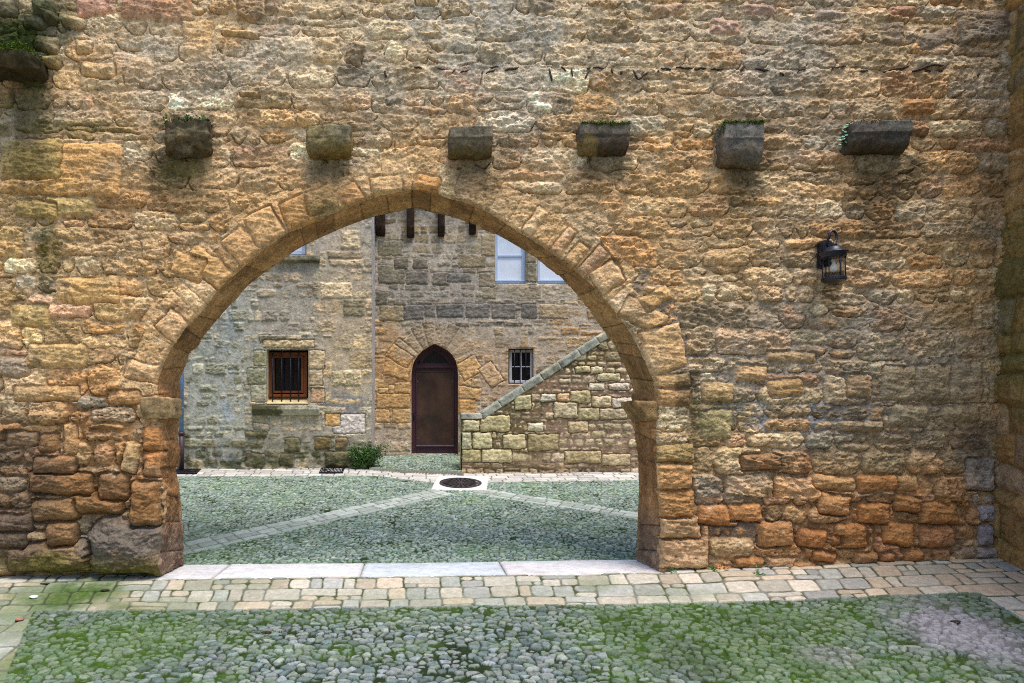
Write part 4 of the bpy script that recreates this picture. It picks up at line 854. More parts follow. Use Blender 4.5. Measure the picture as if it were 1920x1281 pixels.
def far_wall(px2, kk, xr, zr, step, seed, lay, base, blobs, mort, mblobs, pal, stamps=(), edge=.012, prot=.03, rough=.008, strata=.006, var=.25, mixp=.6, mlev=.012, ring=None, mlst=(), shr=.010):
    Wx = Wall(axis([(xr[0], xr[1], step)]), axis([(zr[0], zr[1], step)]), px2); Wx.k = kk; X, Z = Wx.X, Wx.Z
    U = X + .04 * fbm(X * 1.5, Z * 1.5, seed, 3) + .024 * fbm(X * 6, Z * 6, seed + 1, 4); V = Z + .035 * fbm(X * .9, Z * 1.2, seed + 2, 3) + .020 * fbm(X * 6, Z * 6, seed + 3, 4)
    ids = d = lu = lv = None
    for (sel, p_) in lay:
        i_, d_, u_, v_ = layout(U, V, *p_)
        if ids is None: ids, d, lu, lv = i_, d_, u_, v_
        else:
            m_ = sel(X, Z, Wx); ids = np.where(m_, i_ + 70000, ids); d = np.where(m_, d_, d); lu = np.where(m_, u_, lu); lv = np.where(m_, v_, lv)
    if ring is not None:
        for cx_, cz_, r0, r1, n_, cen in ring:
            ang = np.arctan2(Z - cz_, X - cx_); rr = np.hypot(X - cx_, Z - cz_); q = ang / math.pi * n_ + 50.5; k = np.floor(q); f_ = np.minimum(q - k, k + 1 - q) * math.pi / n_ * rr
            r1v = r1 * (.92 + .14 * hsh(k, 3)); dd = np.minimum(f_, np.minimum(rr - r0, r1v - rr)); m_ = (rr < r1v) & (rr > r0) & (Z > cz_ + cen)
            ids = np.where(m_, 600000 + k.astype(int), ids); d = np.where(m_, np.maximum(dd, 0), d); lu = np.where(m_, 0, lu); lv = np.where(m_, 0, lv)
    d = d - shr * (.3 + 1.1 * hsh(ids, 41.3))
    hs = stone_relief(X, Z, ids, lu, lv, d, prot, edge, .06, strata, rough, seed + 5) - .04 * sst(0, -.008, d)
    fv = fbm(X * 7, Z * 7, seed + 6, 5, .62); hm = Wx.scal(mlev, mlst) + .006 * fbm(X * 5, Z * 5, seed + 7, 4)
    zn = [np.full(X.shape, v) for v in lin(base)]; zn = Wx.blob(zn, blobs, seed=seed + 8)
    mz = [np.full(X.shape, v) for v in lin(mort)]; mz = Wx.blob(mz, mblobs, seed=seed + 9)
    cs = paint_stones(ids, zn, pal, mixp, var, seed)
    for n_, (px, py, w_, h_, rot, c, pr, cr) in enumerate(stamps):
        x0, z0 = px2(px, py); a = R(-rot); hw = w_ * kk / 2; hh = h_ * kk / 2
        x = X - x0 + .026 * fbm(X * 7, Z * 7, n_, 4); z = Z - z0 + .026 * fbm(X * 7, Z * 7, n_ + 4, 4); u = x * math.cos(a) + z * math.sin(a); v = -x * math.sin(a) + z * math.cos(a)
        cr = min(cr, hw * .8, hh * .8); qx_ = np.abs(u) - (hw - cr); qz_ = np.abs(v) - (hh - cr); sd = cr - (np.hypot(np.maximum(qx_, 0), np.maximum(qz_, 0)) + np.minimum(np.maximum(qx_, qz_), 0))
        ins_ = sd > 0; nm = (sd <= 0) & (sd > -.014)
        hs = np.where(ins_, .01 + pr * (1 - np.exp(-np.maximum(sd, 0) / .012)) + rough * fbm(X * 14 + n_, Z * 16, n_, 4, .62), np.where(nm, -.02, hs)); hm = np.where(nm, np.minimum(hm, -.002), hm)
        for i in range(3): cs[i] = np.where(ins_, lin(c)[i] * .8 + .2 * cs[i], cs[i])
    cs = [c * ((1.10, 1.05, 1.01) if seed == 200 else (1.05, 1.05, .98))[i_c] * (1 + .55 * fv + .12 * rid(X * 3, Z * 12, seed + 11, 2)) for i_c, c in enumerate(cs)]
    H = np.maximum(hs, hm) + .03 * fbm(X * .6, Z * .6, seed + 12, 2); sf = np.clip((hs - hm) / .005, -1, 1) * .5 + .5
    C = [np.clip(mz[i] * (1 + .2 * fv) * (1 - sf) + cs[i] * sf, .004, .9) for i in range(3)]; C = [.32 * (c / .32) ** 1.14 for c in C]
    return Wx, H, C, fv

# --- left house: window with bars, sill, downpipe
YA = 5.1; KA = (YA + 6) / F_PX
def pA(px, py): q = at(px, py, YA); return q[0], q[2]
hA = empty('rubble_house', (-2.5, YA, .68), 'pale rubble stone house with an orange-framed barred window, left through the arch', 'house')
xc_ = pA(697, 0)[0]
winA = px_rect(500.5, 578.5, 655, 758, YA); winA2 = px_rect(522, 575, 395, 479, YA)
WA, HA, CA, fA = far_wall(pA, KA, (-5.2, xc_ + .0), (.3, 6.4), .0115, 200,
  [(None, (.165, .35, .25, .5, 201, .16, .045)), (lambda X, Z, w_: (X > pA(588, 0)[0] + .05 * P(X * 0, Z * 3, 3)) & (Z > pA(0, 800)[1]), (.30, .2, .48, .35, 202, .3, .01)), (lambda X, Z, w_: (np.abs(X - pA(540, 0)[0]) < .75) & (Z < pA(0, 630)[1]) & (Z > pA(0, 775)[1]), (.27, .15, .40, .3, 203, .1, .008))],
  (178, 166, 142), [(390, 700, 90, 190, (160, 164, 148), .8), (430, 560, 60, 60, (140, 148, 136), .7), (470, 700, 30, 50, (138, 136, 108), .7), (650, 560, 60, 140, (196, 176, 142), .8), (650, 700, 60, 70, (204, 180, 138), .8), (655, 790, 50, 30, (198, 192, 186), .8), (520, 600, 80, 30, (176, 170, 160), .6), (630, 785, 20, 14, (196, 150, 86), .7), (600, 500, 90, 70, (176, 160, 134), .7), (690, 450, 14, 60, (150, 146, 140), .7),
   (520, 845, 200, 34, (112, 108, 84), .85), (420, 860, 100, 18, (72, 74, 56), .8), (560, 820, 60, 24, (140, 132, 100), .6), (620, 845, 50, 24, (104, 100, 74), .7)],
  (176, 168, 152), [(400, 700, 100, 200, (172, 174, 164), .8), (650, 600, 60, 200, (190, 172, 146), .7), (640, 760, 50, 30, (130, 132, 140), .7), (540, 850, 200, 30, (150, 146, 132), .7)],
  [(160, 160, 136), (192, 178, 148), (150, 152, 134), (186, 172, 152), (130, 132, 112)],
  [(488, 672, 24, 28, 0, (146, 146, 116), .012, .01), (482, 706, 36, 30, 0, (132, 134, 112), .012, .01), (486, 738, 30, 30, 0, (160, 160, 140), .012, .01), (541, 645, 96, 14, 0, (190, 172, 136), .014, .01), (594, 675, 30, 34, 0, (190, 174, 142), .012, .008), (596, 742, 26, 26, 0, (192, 158, 128), .012, .008), (592, 708, 26, 30, 0, (184, 168, 138), .012, .008),
   (641, 861, 60, 28, 0, (104, 100, 78), .05, .03), (538, 862, 26, 22, 0, (104, 100, 76), .03, .02), (548, 834, 28, 26, 0, (110, 106, 80), .03, .03), (478, 862, 36, 26, 10, (98, 94, 76), .03, .04), (605, 831, 30, 22, 0, (116, 100, 66), .03, .03), (640, 832, 22, 22, 0, (136, 116, 88), .03, .03), (655, 795, 60, 36, 0, (206, 200, 194), .012, .01), (624, 787, 28, 22, 0, (196, 158, 98), .012, .01), (480, 815, 40, 10, 0, (96, 96, 66), .04, .02), (490, 800, 30, 12, 10, (160, 150, 136), .04, .03)],
  prot=.032, rough=.018, strata=.005, shr=.008, mlev=.014, mlst=[(650, 600, 60, 180, .012, .9), (430, 700, 100, 190, .010, .5)])
mA = fbm(WA.X * 3, WA.Z * 3, 233, 4); basem = np.clip(sst(pA(0, 800)[1], pA(0, 880)[1], WA.Z + .1 * mA) * .8 + (sst(.05, .4, mA) * sst(1.6, .8, WA.Z)) * .6 + .5 * sst(.1, .45, mA) * sst(pA(470, 0)[0], pA(380, 0)[0], WA.X), 0, .85) * sst(-.25, .2, fbm(WA.X * 6, WA.Z * 6, 234, 3))
CA = [CA[i] * (1 - basem) + lin((64, 70, 44))[i] * basem * (1 + .4 * fA) for i in range(3)]
bl = np.exp(-((WA.X - pA(425, 0)[0]) / .14) ** 2) * sst(-.2, .5, mA) * .5; CA = [CA[i] * (1 - bl) + lin((168, 182, 196))[i] * bl for i in range(3)]
DA, iA, qxA, qzA = hole(WA, [winA, winA2]); XX = np.where(iA, qxA, WA.X); ZZ = np.where(iA, qzA, WA.Z)
kA = ~iA; kfA = kA[:-1, :-1] | kA[1:, :-1] | kA[:-1, 1:] | kA[1:, 1:]; YYA = YA - HA * sst(0, .03, DA) * 1.0 - .004
grid_mesh('wall', XX, YYA, ZZ, CA, kfA, M['far'], hA)
# return of the left house towards the recessed door house, with its pale mortar strip
ra = axis([(0, .92, .03)]); rz = axis([(.3, 6.4, .03)]); RA, RZ = np.meshgrid(ra, rz)
nR = fbm(RA * 5, RZ * 3, 8, 4); cR = [lin((184, 176, 168))[i] * (1 + .35 * nR) for i in range(3)]
q = sst(.1, .5, fbm(RA * 2, RZ * 1.6, 9, 3)); cR = [cR[i] * (1 - q) + lin((156, 152, 158))[i] * q for i in range(3)]
grid_mesh('return_wall', xc_ + .012 * nR, YA - .012 + RA, RZ, cR, None, M['far'], hA)
box('far_side', (-5.3, -5.2, YA, YA + 1.2, .3, 6.4), M['terrain'], hA)
box('wall_core', (-5.2, xc_ - .05, YA + .34, YA + .95, .3, 6.4), plain_mat('dark_room', (34, 30, 28), .95), hA)
reveal('window_reveal', winA, YA - .02, YA + .20, (196, 184, 156), hA); reveal('window_reveal', winA2, YA - .02, YA + .2, (190, 182, 168), hA)
yw = YA + .15
def frame(parent, rect, y, wd, dp, mat, name='window_frame'):
    (x0, z0), (x1, _), (_, z1), _ = rect; bm = bmesh.new()
    bx(bm, x0, x0 + wd, y, y + dp, z0, z1, .004); bx(bm, x1 - wd, x1, y, y + dp, z0, z1, .004)
    bx(bm, x0 + wd - .001, x1 - wd + .001, y + .002, y + dp, z0, z0 + wd, .004); bx(bm, x0 + wd - .001, x1 - wd + .001, y + .002, y + dp, z1 - wd, z1, .004)
    return bm_obj(name, bm, mat, parent)
fr1 = px_rect(503.5, 576, 661, 745.5, yw); f_ = frame(hA, fr1, yw, .065, .05, M['orange_wood']); fr2 = px_rect(510.5, 569, 667, 737, yw); f2_ = frame(hA, fr2, yw - .012, .038, .03, M['orange_wood'], 'sash')
box('pane', (fr2[0][0] + .03, fr2[1][0] - .03, yw + .01, yw + .018, fr2[0][1] + .03, fr2[2][1] - .03), M['glass'], f2_, 0)
box('drip_rail', (fr1[0][0] + .005, fr1[1][0] - .005, yw - .05, yw - .014, fr1[0][1] + .01, fr1[0][1] + .055), M['orange_wood'], f_, .01)
zi = pA(0, 757)[1]
bm = bmesh.new(); (x0, z0) = winA[0]; x1 = winA[1][0]; vs = [bm.verts.new(p) for p in ((x0, YA - .03, zi), (x1, YA - .03, zi), (x1, yw + .06, fr1[0][1] + .0), (x0, yw + .06, fr1[0][1] + .0))]; bm.faces.new(vs)
bm_obj('inner_sill', bm, plain_mat('beige_tile', (196, 178, 132), .8, 0, .1, 12, .2), hA)
gb = None
for k, px in enumerate((511.3, 528.3, 545, 560.2)):
    x = at(px, 0, YA + .05)[0]; z1 = pA(0, 658)[1]; z0_ = pA(0, 757.5)[1]
    tube('window_bar', [(x, YA + .05, z0_ - .01), (x, YA + .05, z1 + .03)], .0115, M['dark_iron'], hA, 8)
s0 = at(472, 0, YA - .1)[0]; s1 = at(598.5, 0, YA - .1)[0]; zs1 = at(0, 760.5, YA - .1)[2]; zs0 = at(0, 779, YA - .02)[2]
def sillc(p, nz, n2):
    k = min(1, max(0, (p[0] - s0 - .45) * 6 + nz)); c = lin((96, 92, 66)) * (1 - k) + lin((192, 184, 160)) * k; g = max(0, nz) * 1.2 * (p[2] > zs1 - .03); return np.clip(c * (1 - g) + lin((78, 88, 48)) * g + .05 * nz * c, .01, .8)
rough_block('window_sill', [(YA + .05, zs1), (YA - .12, zs1 - .003), (YA - .125, zs1 - .07), (YA - .07, zs0), (YA + .05, zs0)], s0, s1, sillc, M['far'], hA, amp=.005, fr=10, seed=61, worn=.02)
s0b = at(533, 0, YA - .1)[0]; s1b = at(599, 0, YA - .1)[0]
rough_block('window_sill', [(YA + .05, at(0, 479, YA - .1)[2]), (YA - .11, at(0, 479, YA - .1)[2]), (YA - .11, at(0, 488, YA - .1)[2]), (YA - .06, at(0, 493, YA)[2]), (YA + .05, at(0, 493, YA)[2])], s0b - .25, s1b, stone_col((140, 134, 112), .4, (90, 84, 68)), M['far'], hA, amp=.005, seed=62)
f3 = frame(hA, px_rect(524, 573, 398, 477, yw), yw, .06, .05, M['blue_paint']); q_ = px_rect(531, 566, 405, 470, yw); box('pane', (q_[0][0], q_[1][0], yw + .02, yw + .03, q_[0][1], q_[2][1]), M['blind'], f3, 0)
# downpipe
xp = at(340.5, 0, YA - .1)[0]; yp = YA - .11; zj = at(0, 812, yp)[2]; zg = at(0, 877, yp)[2]
dp = tube('downpipe', [(xp, yp, zj - .03), (xp, yp, 2.5), (xp, yp, 6.3)], .038, M['pipe_blue'], hA, 14)
tube('pipe_foot', [(xp + .002, yp, zg - .02), (xp + .002, yp, zj)], .044, M['pipe_brown'], dp, 14); tube('pipe_collar', [(xp, yp, zj - .035), (xp, yp, zj + .02)], .053, M['pipe_brown'], dp, 14)
for z_ in (at(0, 765, yp)[2], at(0, 690, yp)[2] + 1.5):
    bm = bmesh.new(); tube_pts(bm, [(xp, yp, z_ - .012), (xp, yp, z_ + .012)], .045, 14); bx(bm, xp - .012, xp + .012, yp + .03, YA, z_ - .01, z_ + .01); bm_obj('pipe_bracket', bm, M['pipe_blue'], dp)
x2 = at(330.5, 0, YA - .1)[0]; tube('conduit', [(x2, yp + .05, zg - .02), (x2, yp + .05, at(0, 830, yp)[2])], .028, M['white_paint'], hA, 10)

# --- door house
YD = 6.0; KD = 12.0 / F_PX
def pD(px, py): q = at(px, py, YD); return q[0], q[2]
hD = empty('door_house', (.3, YD, .76), 'ochre and dark grey ashlar house with an arched plum door, behind the arch centre', 'house')
dr = [(772, 861), (772, 700), (773.5, 688), (777, 677), (783, 667), (792, 657.5), (803, 650.5), (812, 645.5), (815, 644.5), (818, 645.5), (828, 650), (839, 656.5), (848, 665), (854.5, 676), (858, 690), (859, 705), (859, 861)]
dpoly = [pD(*q) for q in dr]; wS = px_rect(953.5, 1000, 654, 719, YD); wB1 = px_rect(928, 986, 392, 532, YD); wB2 = px_rect(1008, 1066, 392, 532, YD)
orange = (182, 152, 114)
WD, HD, CD, fD = far_wall(pD, KD, (-.84, 4.6), (.4, 5.9), .0115, 300,
  [(None, (.15, .3, .25, .45, 301, .14, .03)), (lambda X, Z, w_: (Z > pD(0, 604)[1]) & (Z < pD(0, 566)[1]), (.24, .1, .38, .35, 302, .05, .02)), (lambda X, Z, w_: (Z < pD(0, 690)[1]) & (X < pD(900, 0)[0]), (.235, .15, .36, .4, 303, .12, .012)), (lambda X, Z, w_: (Z < pD(0, 604)[1]) & (Z > pD(0, 660)[1]), (.22, .3, .36, .4, 304, .2, .02)),
   (lambda X, Z, w_: (Z > pD(0, 562)[1]) & (Z < pD(0, 532)[1]) & (X > pD(905, 0)[0]), (.28, .05, .62, .3, 305, .0, .01))],
  (160, 146, 128), [(760, 450, 60, 50, (150, 132, 106), .8), (820, 420, 130, 34, (156, 134, 104), .7), (745, 540, 44, 110, (142, 136, 120), .85), (840, 560, 150, 60, (138, 132, 124), .85), (960, 590, 110, 30, (140, 132, 126), .7), (905, 480, 30, 70, (158, 144, 118), .8), (1000, 545, 120, 22, (170, 156, 136), .85), (1100, 600, 90, 40, (196, 158, 114), .7), (720, 610, 30, 30, (190, 156, 112), .8),
   (740, 720, 60, 100, orange, .95), (880, 700, 44, 80, (188, 158, 120), .9), (940, 700, 60, 60, (190, 160, 130), .8), (1030, 650, 60, 30, (196, 166, 130), .8), (735, 830, 50, 34, (176, 158, 140), .9), (720, 860, 30, 20, (170, 158, 146), .9), (905, 770, 40, 30, (180, 150, 124), .8)],
  (188, 176, 158), [(740, 700, 60, 90, (180, 140, 96), .8), (850, 560, 150, 60, (172, 162, 150), .8), (735, 830, 50, 34, (180, 166, 152), .9), (930, 690, 60, 60, (182, 160, 138), .8)],
  [(150, 138, 118), (128, 122, 112), (170, 152, 124), (140, 130, 114)],
  [(732, 466, 46, 28, 0, (138, 130, 112), .01, .01), (734, 515, 50, 34, 0, (126, 120, 106), .01, .01), (716, 560, 22, 24, 0, (112, 108, 98), .01, .01), (735, 588, 46, 28, 0, (150, 138, 116), .01, .01), (885, 490, 50, 24, 0, (148, 134, 112), .01, .01), (914, 525, 30, 26, 0, (150, 138, 120), .01, .01), (915, 460, 26, 40, 0, (160, 144, 120), .01, .01), (996, 465, 20, 60, 0, (148, 138, 118), .01, .004), (996, 512, 20, 36, 0, (130, 124, 106), .01, .004),
   (782, 522, 40, 24, 0, (116, 110, 104), .012, .02), (827, 523, 30, 24, 0, (120, 114, 106), .012, .01), (861, 521, 44, 16, 0, (118, 114, 108), .012, .02), (788, 495, 28, 18, 0, (112, 106, 98), .012, .02), (752, 495, 26, 20, 0, (108, 102, 92), .012, .02), (776, 586, 38, 26, 0, (112, 108, 106), .01, .006), (806, 583, 20, 22, 0, (120, 116, 112), .01, .006), (844, 583, 50, 24, 0, (110, 108, 106), .01, .006), (896, 583, 44, 26, 0, (118, 114, 112), .01, .006), (944, 584, 44, 26, 0, (124, 118, 112), .01, .006), (992, 584, 30, 26, 0, (112, 108, 104), .01, .008), (1038, 584, 54, 26, 0, (168, 150, 126), .01, .01),
   (724, 737, 28, 20, 0, (186, 158, 120), .012, .006), (735, 733, 12, 22, 0, (188, 158, 120), .012, .006), (755, 728, 28, 20, 0, (190, 156, 114), .012, .006), (737, 752, 62, 26, 0, (186, 152, 112), .012, .006), (716, 780, 28, 24, 0, (192, 158, 118), .012, .006), (752, 780, 34, 26, 0, (188, 156, 116), .012, .006), (745, 690, 48, 36, 14, (188, 152, 110), .014, .01), (750, 668, 46, 26, 32, (190, 156, 116), .014, .008), (871, 714, 24, 20, 0, (194, 160, 118), .012, .006), (880, 738, 42, 24, 8, (192, 158, 116), .012, .006), (874, 763, 34, 28, 0, (192, 154, 106), .012, .01), (880, 690, 40, 34, -30, (198, 162, 118), .014, .008), (921, 703, 28, 44, -36, (196, 168, 138), .012, .006)],
  edge=.010, prot=.022, rough=.014, strata=.004, mlev=.006, mixp=.55, shr=.013, ring=[(pD(815, 0)[0], pD(0, 690)[1], .36, .86, 11, .0)])
rz_ = np.hypot(WD.X - pD(815, 0)[0], WD.Z - pD(0, 690)[1]); rm = (rz_ < .80) & (WD.Z > pD(0, 672)[1])
CD = [np.where(rm, CD[i] * .35 + .65 * lin((178, 156, 128))[i] * (1 + .25 * fD), CD[i]) for i in range(3)]
DD, iD, qxD, qzD = hole(WD, [dpoly, wS, wB1, wB2]); XX = np.where(iD, qxD, WD.X); ZZ = np.where(iD, qzD, WD.Z)
kD = ~iD; kfD = kD[:-1, :-1] | kD[1:, :-1] | kD[:-1, 1:] | kD[1:, 1:]
grid_mesh('wall', XX, YD - HD * sst(0, .03, DD) - .003, ZZ, CD, kfD, M['far'], hD)
box('wall_core', (-.84, 4.6, YD + .42, YD + .8, .4, 5.9), plain_mat('dark_interior', (24, 20, 18), .95), hD)
reveal('door_reveal', dpoly, YD - .015, YD + .20, (190, 150, 96), hD); reveal('window_reveal', wS, YD - .01, YD + .16, (150, 120, 96), hD)
for wb in (wB1, wB2): reveal('window_reveal', wb, YD - .01, YD + .14, (176, 164, 140), hD)
# door: frame, leaf, fanlight, handle
yd = YD + .13
def inset(poly, cx_, cz_, m_): # pull an outline inwards
    pl_ = np.array(poly); out = []
    for x, z in pl_:
        out.append((cx_ + (x - cx_) * (1 - m_ / .44), (z - m_) if z > cz_ else z))
    return out
def prism(name, outline, y0, y1, mat, parent, bev=.004):
    bm = bmesh.new(); vs = [bm.verts.new((x, y0, z)) for x, z in outline]; f = bm.faces.new(vs); r_ = bmesh.ops.extrude_face_region(bm, geom=[f]); 
    for e in r_['geom']:
        if isinstance(e, bmesh.types.BMVert): e.co.y = y1
    bmesh.ops.recalc_face_normals(bm, faces=bm.faces[:]); return bm_obj(name, bm, mat, parent)
def ring_prism(name, outer, inner, y0, y1, mat, parent):
    n_ = len(outer); bm = bmesh.new()
    a = [bm.verts.new((x, y0, z)) for x, z in outer]; b_ = [bm.verts.new((x, y0, z)) for x, z in inner]; c = [bm.verts.new((x, y1, z)) for x, z in inner]
    for k in range(n_ - 1): bm.faces.new((a[k], a[k + 1], b_[k + 1], b_[k])); bm.faces.new((b_[k], b_[k + 1], c[k + 1], c[k]))
    return bm_obj(name, bm, mat, parent)
cx_ = pD(815.5, 0)[0]; czs = pD(0, 690)[1]
inn = inset(dpoly, cx_, czs, .055)
door = ring_prism('door_frame', dpoly, inn, yd, yd + .06, M['door'], hD)
pt = lambda px, py, y: (at(px, py, y)[0], at(px, py, y)[2])
dl = prism('door_leaf', [pt(777, 859, yd), pt(855, 859, yd), pt(855, 689, yd), pt(777, 689, yd)], yd + .02, yd + .06, M['door'], hD)
bm = bmesh.new(); a = pt(776, 683.5, yd); b_ = pt(856, 690, yd); bx(bm, a[0], b_[0], yd - .015, yd + .03, b_[1], a[1], .006); bx(bm, a[0] + .02, b_[0] - .02, yd - .004, yd + .03, a[1] + .004, a[1] + .022, .004); bm_obj('transom', bm, M['door'], hD)
fan = inset(dpoly, cx_, czs, .12); fan = [(x, z) for x, z in fan if z > pt(0, 681.5, yd)[1]]
fan = [(fan[0][0], pt(0, 681.5, yd)[1])] + fan + [(fan[-1][0], pt(0, 681.5, yd)[1])]
inn2 = [(x, z) for x, z in inn if z > pt(0, 683, yd)[1]]; 
prism('fanlight_panel', [(inn2[0][0], pt(0, 683.5, yd)[1])] + inn2 + [(inn2[-1][0], pt(0, 683.5, yd)[1])], yd + .03, yd + .05, M['door'], hD)
prism('fanlight', fan, yd + .018, yd + .029, M['dark_pane'], hD)
pr_0 = pt(781.5, 697, yd); pr_1 = pt(850, 834, yd)
box('door_panel', (pr_0[0], pr_1[0], yd + .008, yd + .018, pr_1[1], pr_0[1]), M['door_panel'], dl, .002)
f4 = frame(dl, [(pr_0[0] - .015, pr_1[1] - .015), (pr_1[0] + .015, pr_1[1] - .015), (pr_1[0] + .015, pr_0[1] + .015), (pr_0[0] - .015, pr_0[1] + .015)], yd - .004, .022, .02, M['door'], 'panel_moulding')
box('bottom_rail', (pr_0[0] - .01, pr_1[0] + .01, yd - .01, yd + .01, pr_1[1] - .03, pr_1[1] - .008), plain_mat('grey_trim', (110, 96, 104), .5), dl, .002)
bm = bmesh.new(); hx, hz = pt(776.5, 779, yd)
bx(bm, hx - .014, hx + .014, yd - .014, yd + .022, hz - .09, hz + .05, .004); tube_pts(bm, [(hx, yd - .01, hz), (hx, yd - .045, hz), (hx + .10, yd - .05, hz + .002)], .0075, 8); bm_obj('handle', bm, M['dark_iron'], dl)
for px, py in ((776.5, 740), (777, 770), (776.5, 795)):
    x, z = pt(px, py, yd); tube('lock', [(x, yd + .03, z), (x, yd + .006, z)], .013, M['dark_iron'], dl, 10)
for px, py in ((782.5, 715), (848.5, 715), (783.5, 822), (849, 824)):
    x, z = pt(px, py, yd); box('clip', (x - .005, x + .005, yd - .0, yd + .01, z - .008, z + .008), M['pipe_blue'], dl, .002)
# small barred window
ys = YD + .09; r_ = px_rect(955, 999, 656, 718, ys); f_ = frame(hD, r_, ys, .05, .04, M['white_paint']); xm = (r_[0][0] + r_[1][0]) / 2; zm = at(0, 687.5, ys)[2]
box('pane', (r_[0][0] + .03, r_[1][0] - .03, ys + .02, ys + .028, r_[0][1] + .03, r_[2][1] - .03), M['glass'], f_, 0)
bm = bmesh.new(); bx(bm, xm - .012, xm + .012, ys + .006, ys + .03, r_[0][1] + .05, r_[2][1] - .05); bx(bm, r_[0][0] + .05, r_[1][0] - .05, ys + .009, ys + .03, zm - .010, zm + .010); bx(bm, r_[0][0] + .002, r_[1][0] - .002, ys - .02, ys - .002, r_[0][1] + .0, r_[0][1] + .035, .004); bm_obj('glazing_bars', bm, M['white_paint'], f_)
for px in (964.5, 975.3, 986): x = at(px, 0, YD + .02)[0]; tube('window_bar', [(x, YD + .02, wS[0][1] - .01), (x, YD + .02, wS[2][1] + .01)], .0095, M['dark_iron'], hD, 8)
# pale blue windows with white blinds
for wb in (wB1, wB2):
    y5 = YD + .07; rr = [(wb[0][0] + .004, wb[0][1] + .01), (wb[1][0] - .004, wb[0][1] + .01), (wb[1][0] - .004, wb[2][1]), (wb[0][0] + .004, wb[2][1])]
    f_ = frame(hD, rr, y5, .055, .05, M['blue_paint']); zt_ = pD(0, 478)[1]
    box('blind', (rr[0][0] + .05, rr[1][0] - .05, y5 + .03, y5 + .038, rr[0][1] + .05, rr[2][1] - .05), M['blind'], f_, 0)
    box('rail', (rr[0][0] + .05, rr[1][0] - .05, y5 + .006, y5 + .045, zt_ - .014, zt_ + .014), M['blue_paint'], f_); box('drip_rail', (rr[0][0] + .004, rr[1][0] - .004, y5 - .02, y5 - .002, rr[0][1] + .045, rr[0][1] + .07), M['blue_paint'], f_, .006)
# rafter feet under the eaves
for (a, b_, bo, lean_) in ((704.5, 722, 444, 0), (762.5, 777, 447, 2), (821, 834, 446, 0), (880.5, 893, 442, 0)):
    x0 = at(a, 0, YD - .14)[0]; x1 = at(b_, 0, YD - .14)[0]; z0 = at(0, bo, YD - .02)[2]
    rough_block('rafter_foot', [(YD + .02, z0), (YD - .08, z0 + .015), (YD - .16, z0 + .16), (YD - .18, 5.78), (YD + .02, 5.78)], x0, x1, stone_col((44, 32, 24), .5, (70, 54, 42)), M['far'], hD, seg=6, amp=.004, fr=16, seed=int(a), worn=.008, step=.02)
for px, py in ((827, 441), (889, 438)):
    x, z = pD(px, py); box('pale_wood_block', (x - .062, x + .062, YD - .045, YD + .01, z - .06, z + .12), plain_mat('pale_wood', (150, 128, 104), .85, 0, .2, 20, .4), hD)
bm = bmesh.new(); bx(bm, -.84, 4.6, YD - .22, YD + .8, 5.79, 5.93, .01); bm_obj('eaves', bm, M['old_wood'], hD)
dstep = rough_block('doorstep', [(YD + .14, .85 - .01), (YD - .14, .758), (YD - .15, .60), (YD + .14, .60)], at(768, 0, YD - .1)[0], at(864, 0, YD - .1)[0], stone_col((172, 162, 136), .3, (140, 132, 104)), M['far'], hD, amp=.004, seed=64)

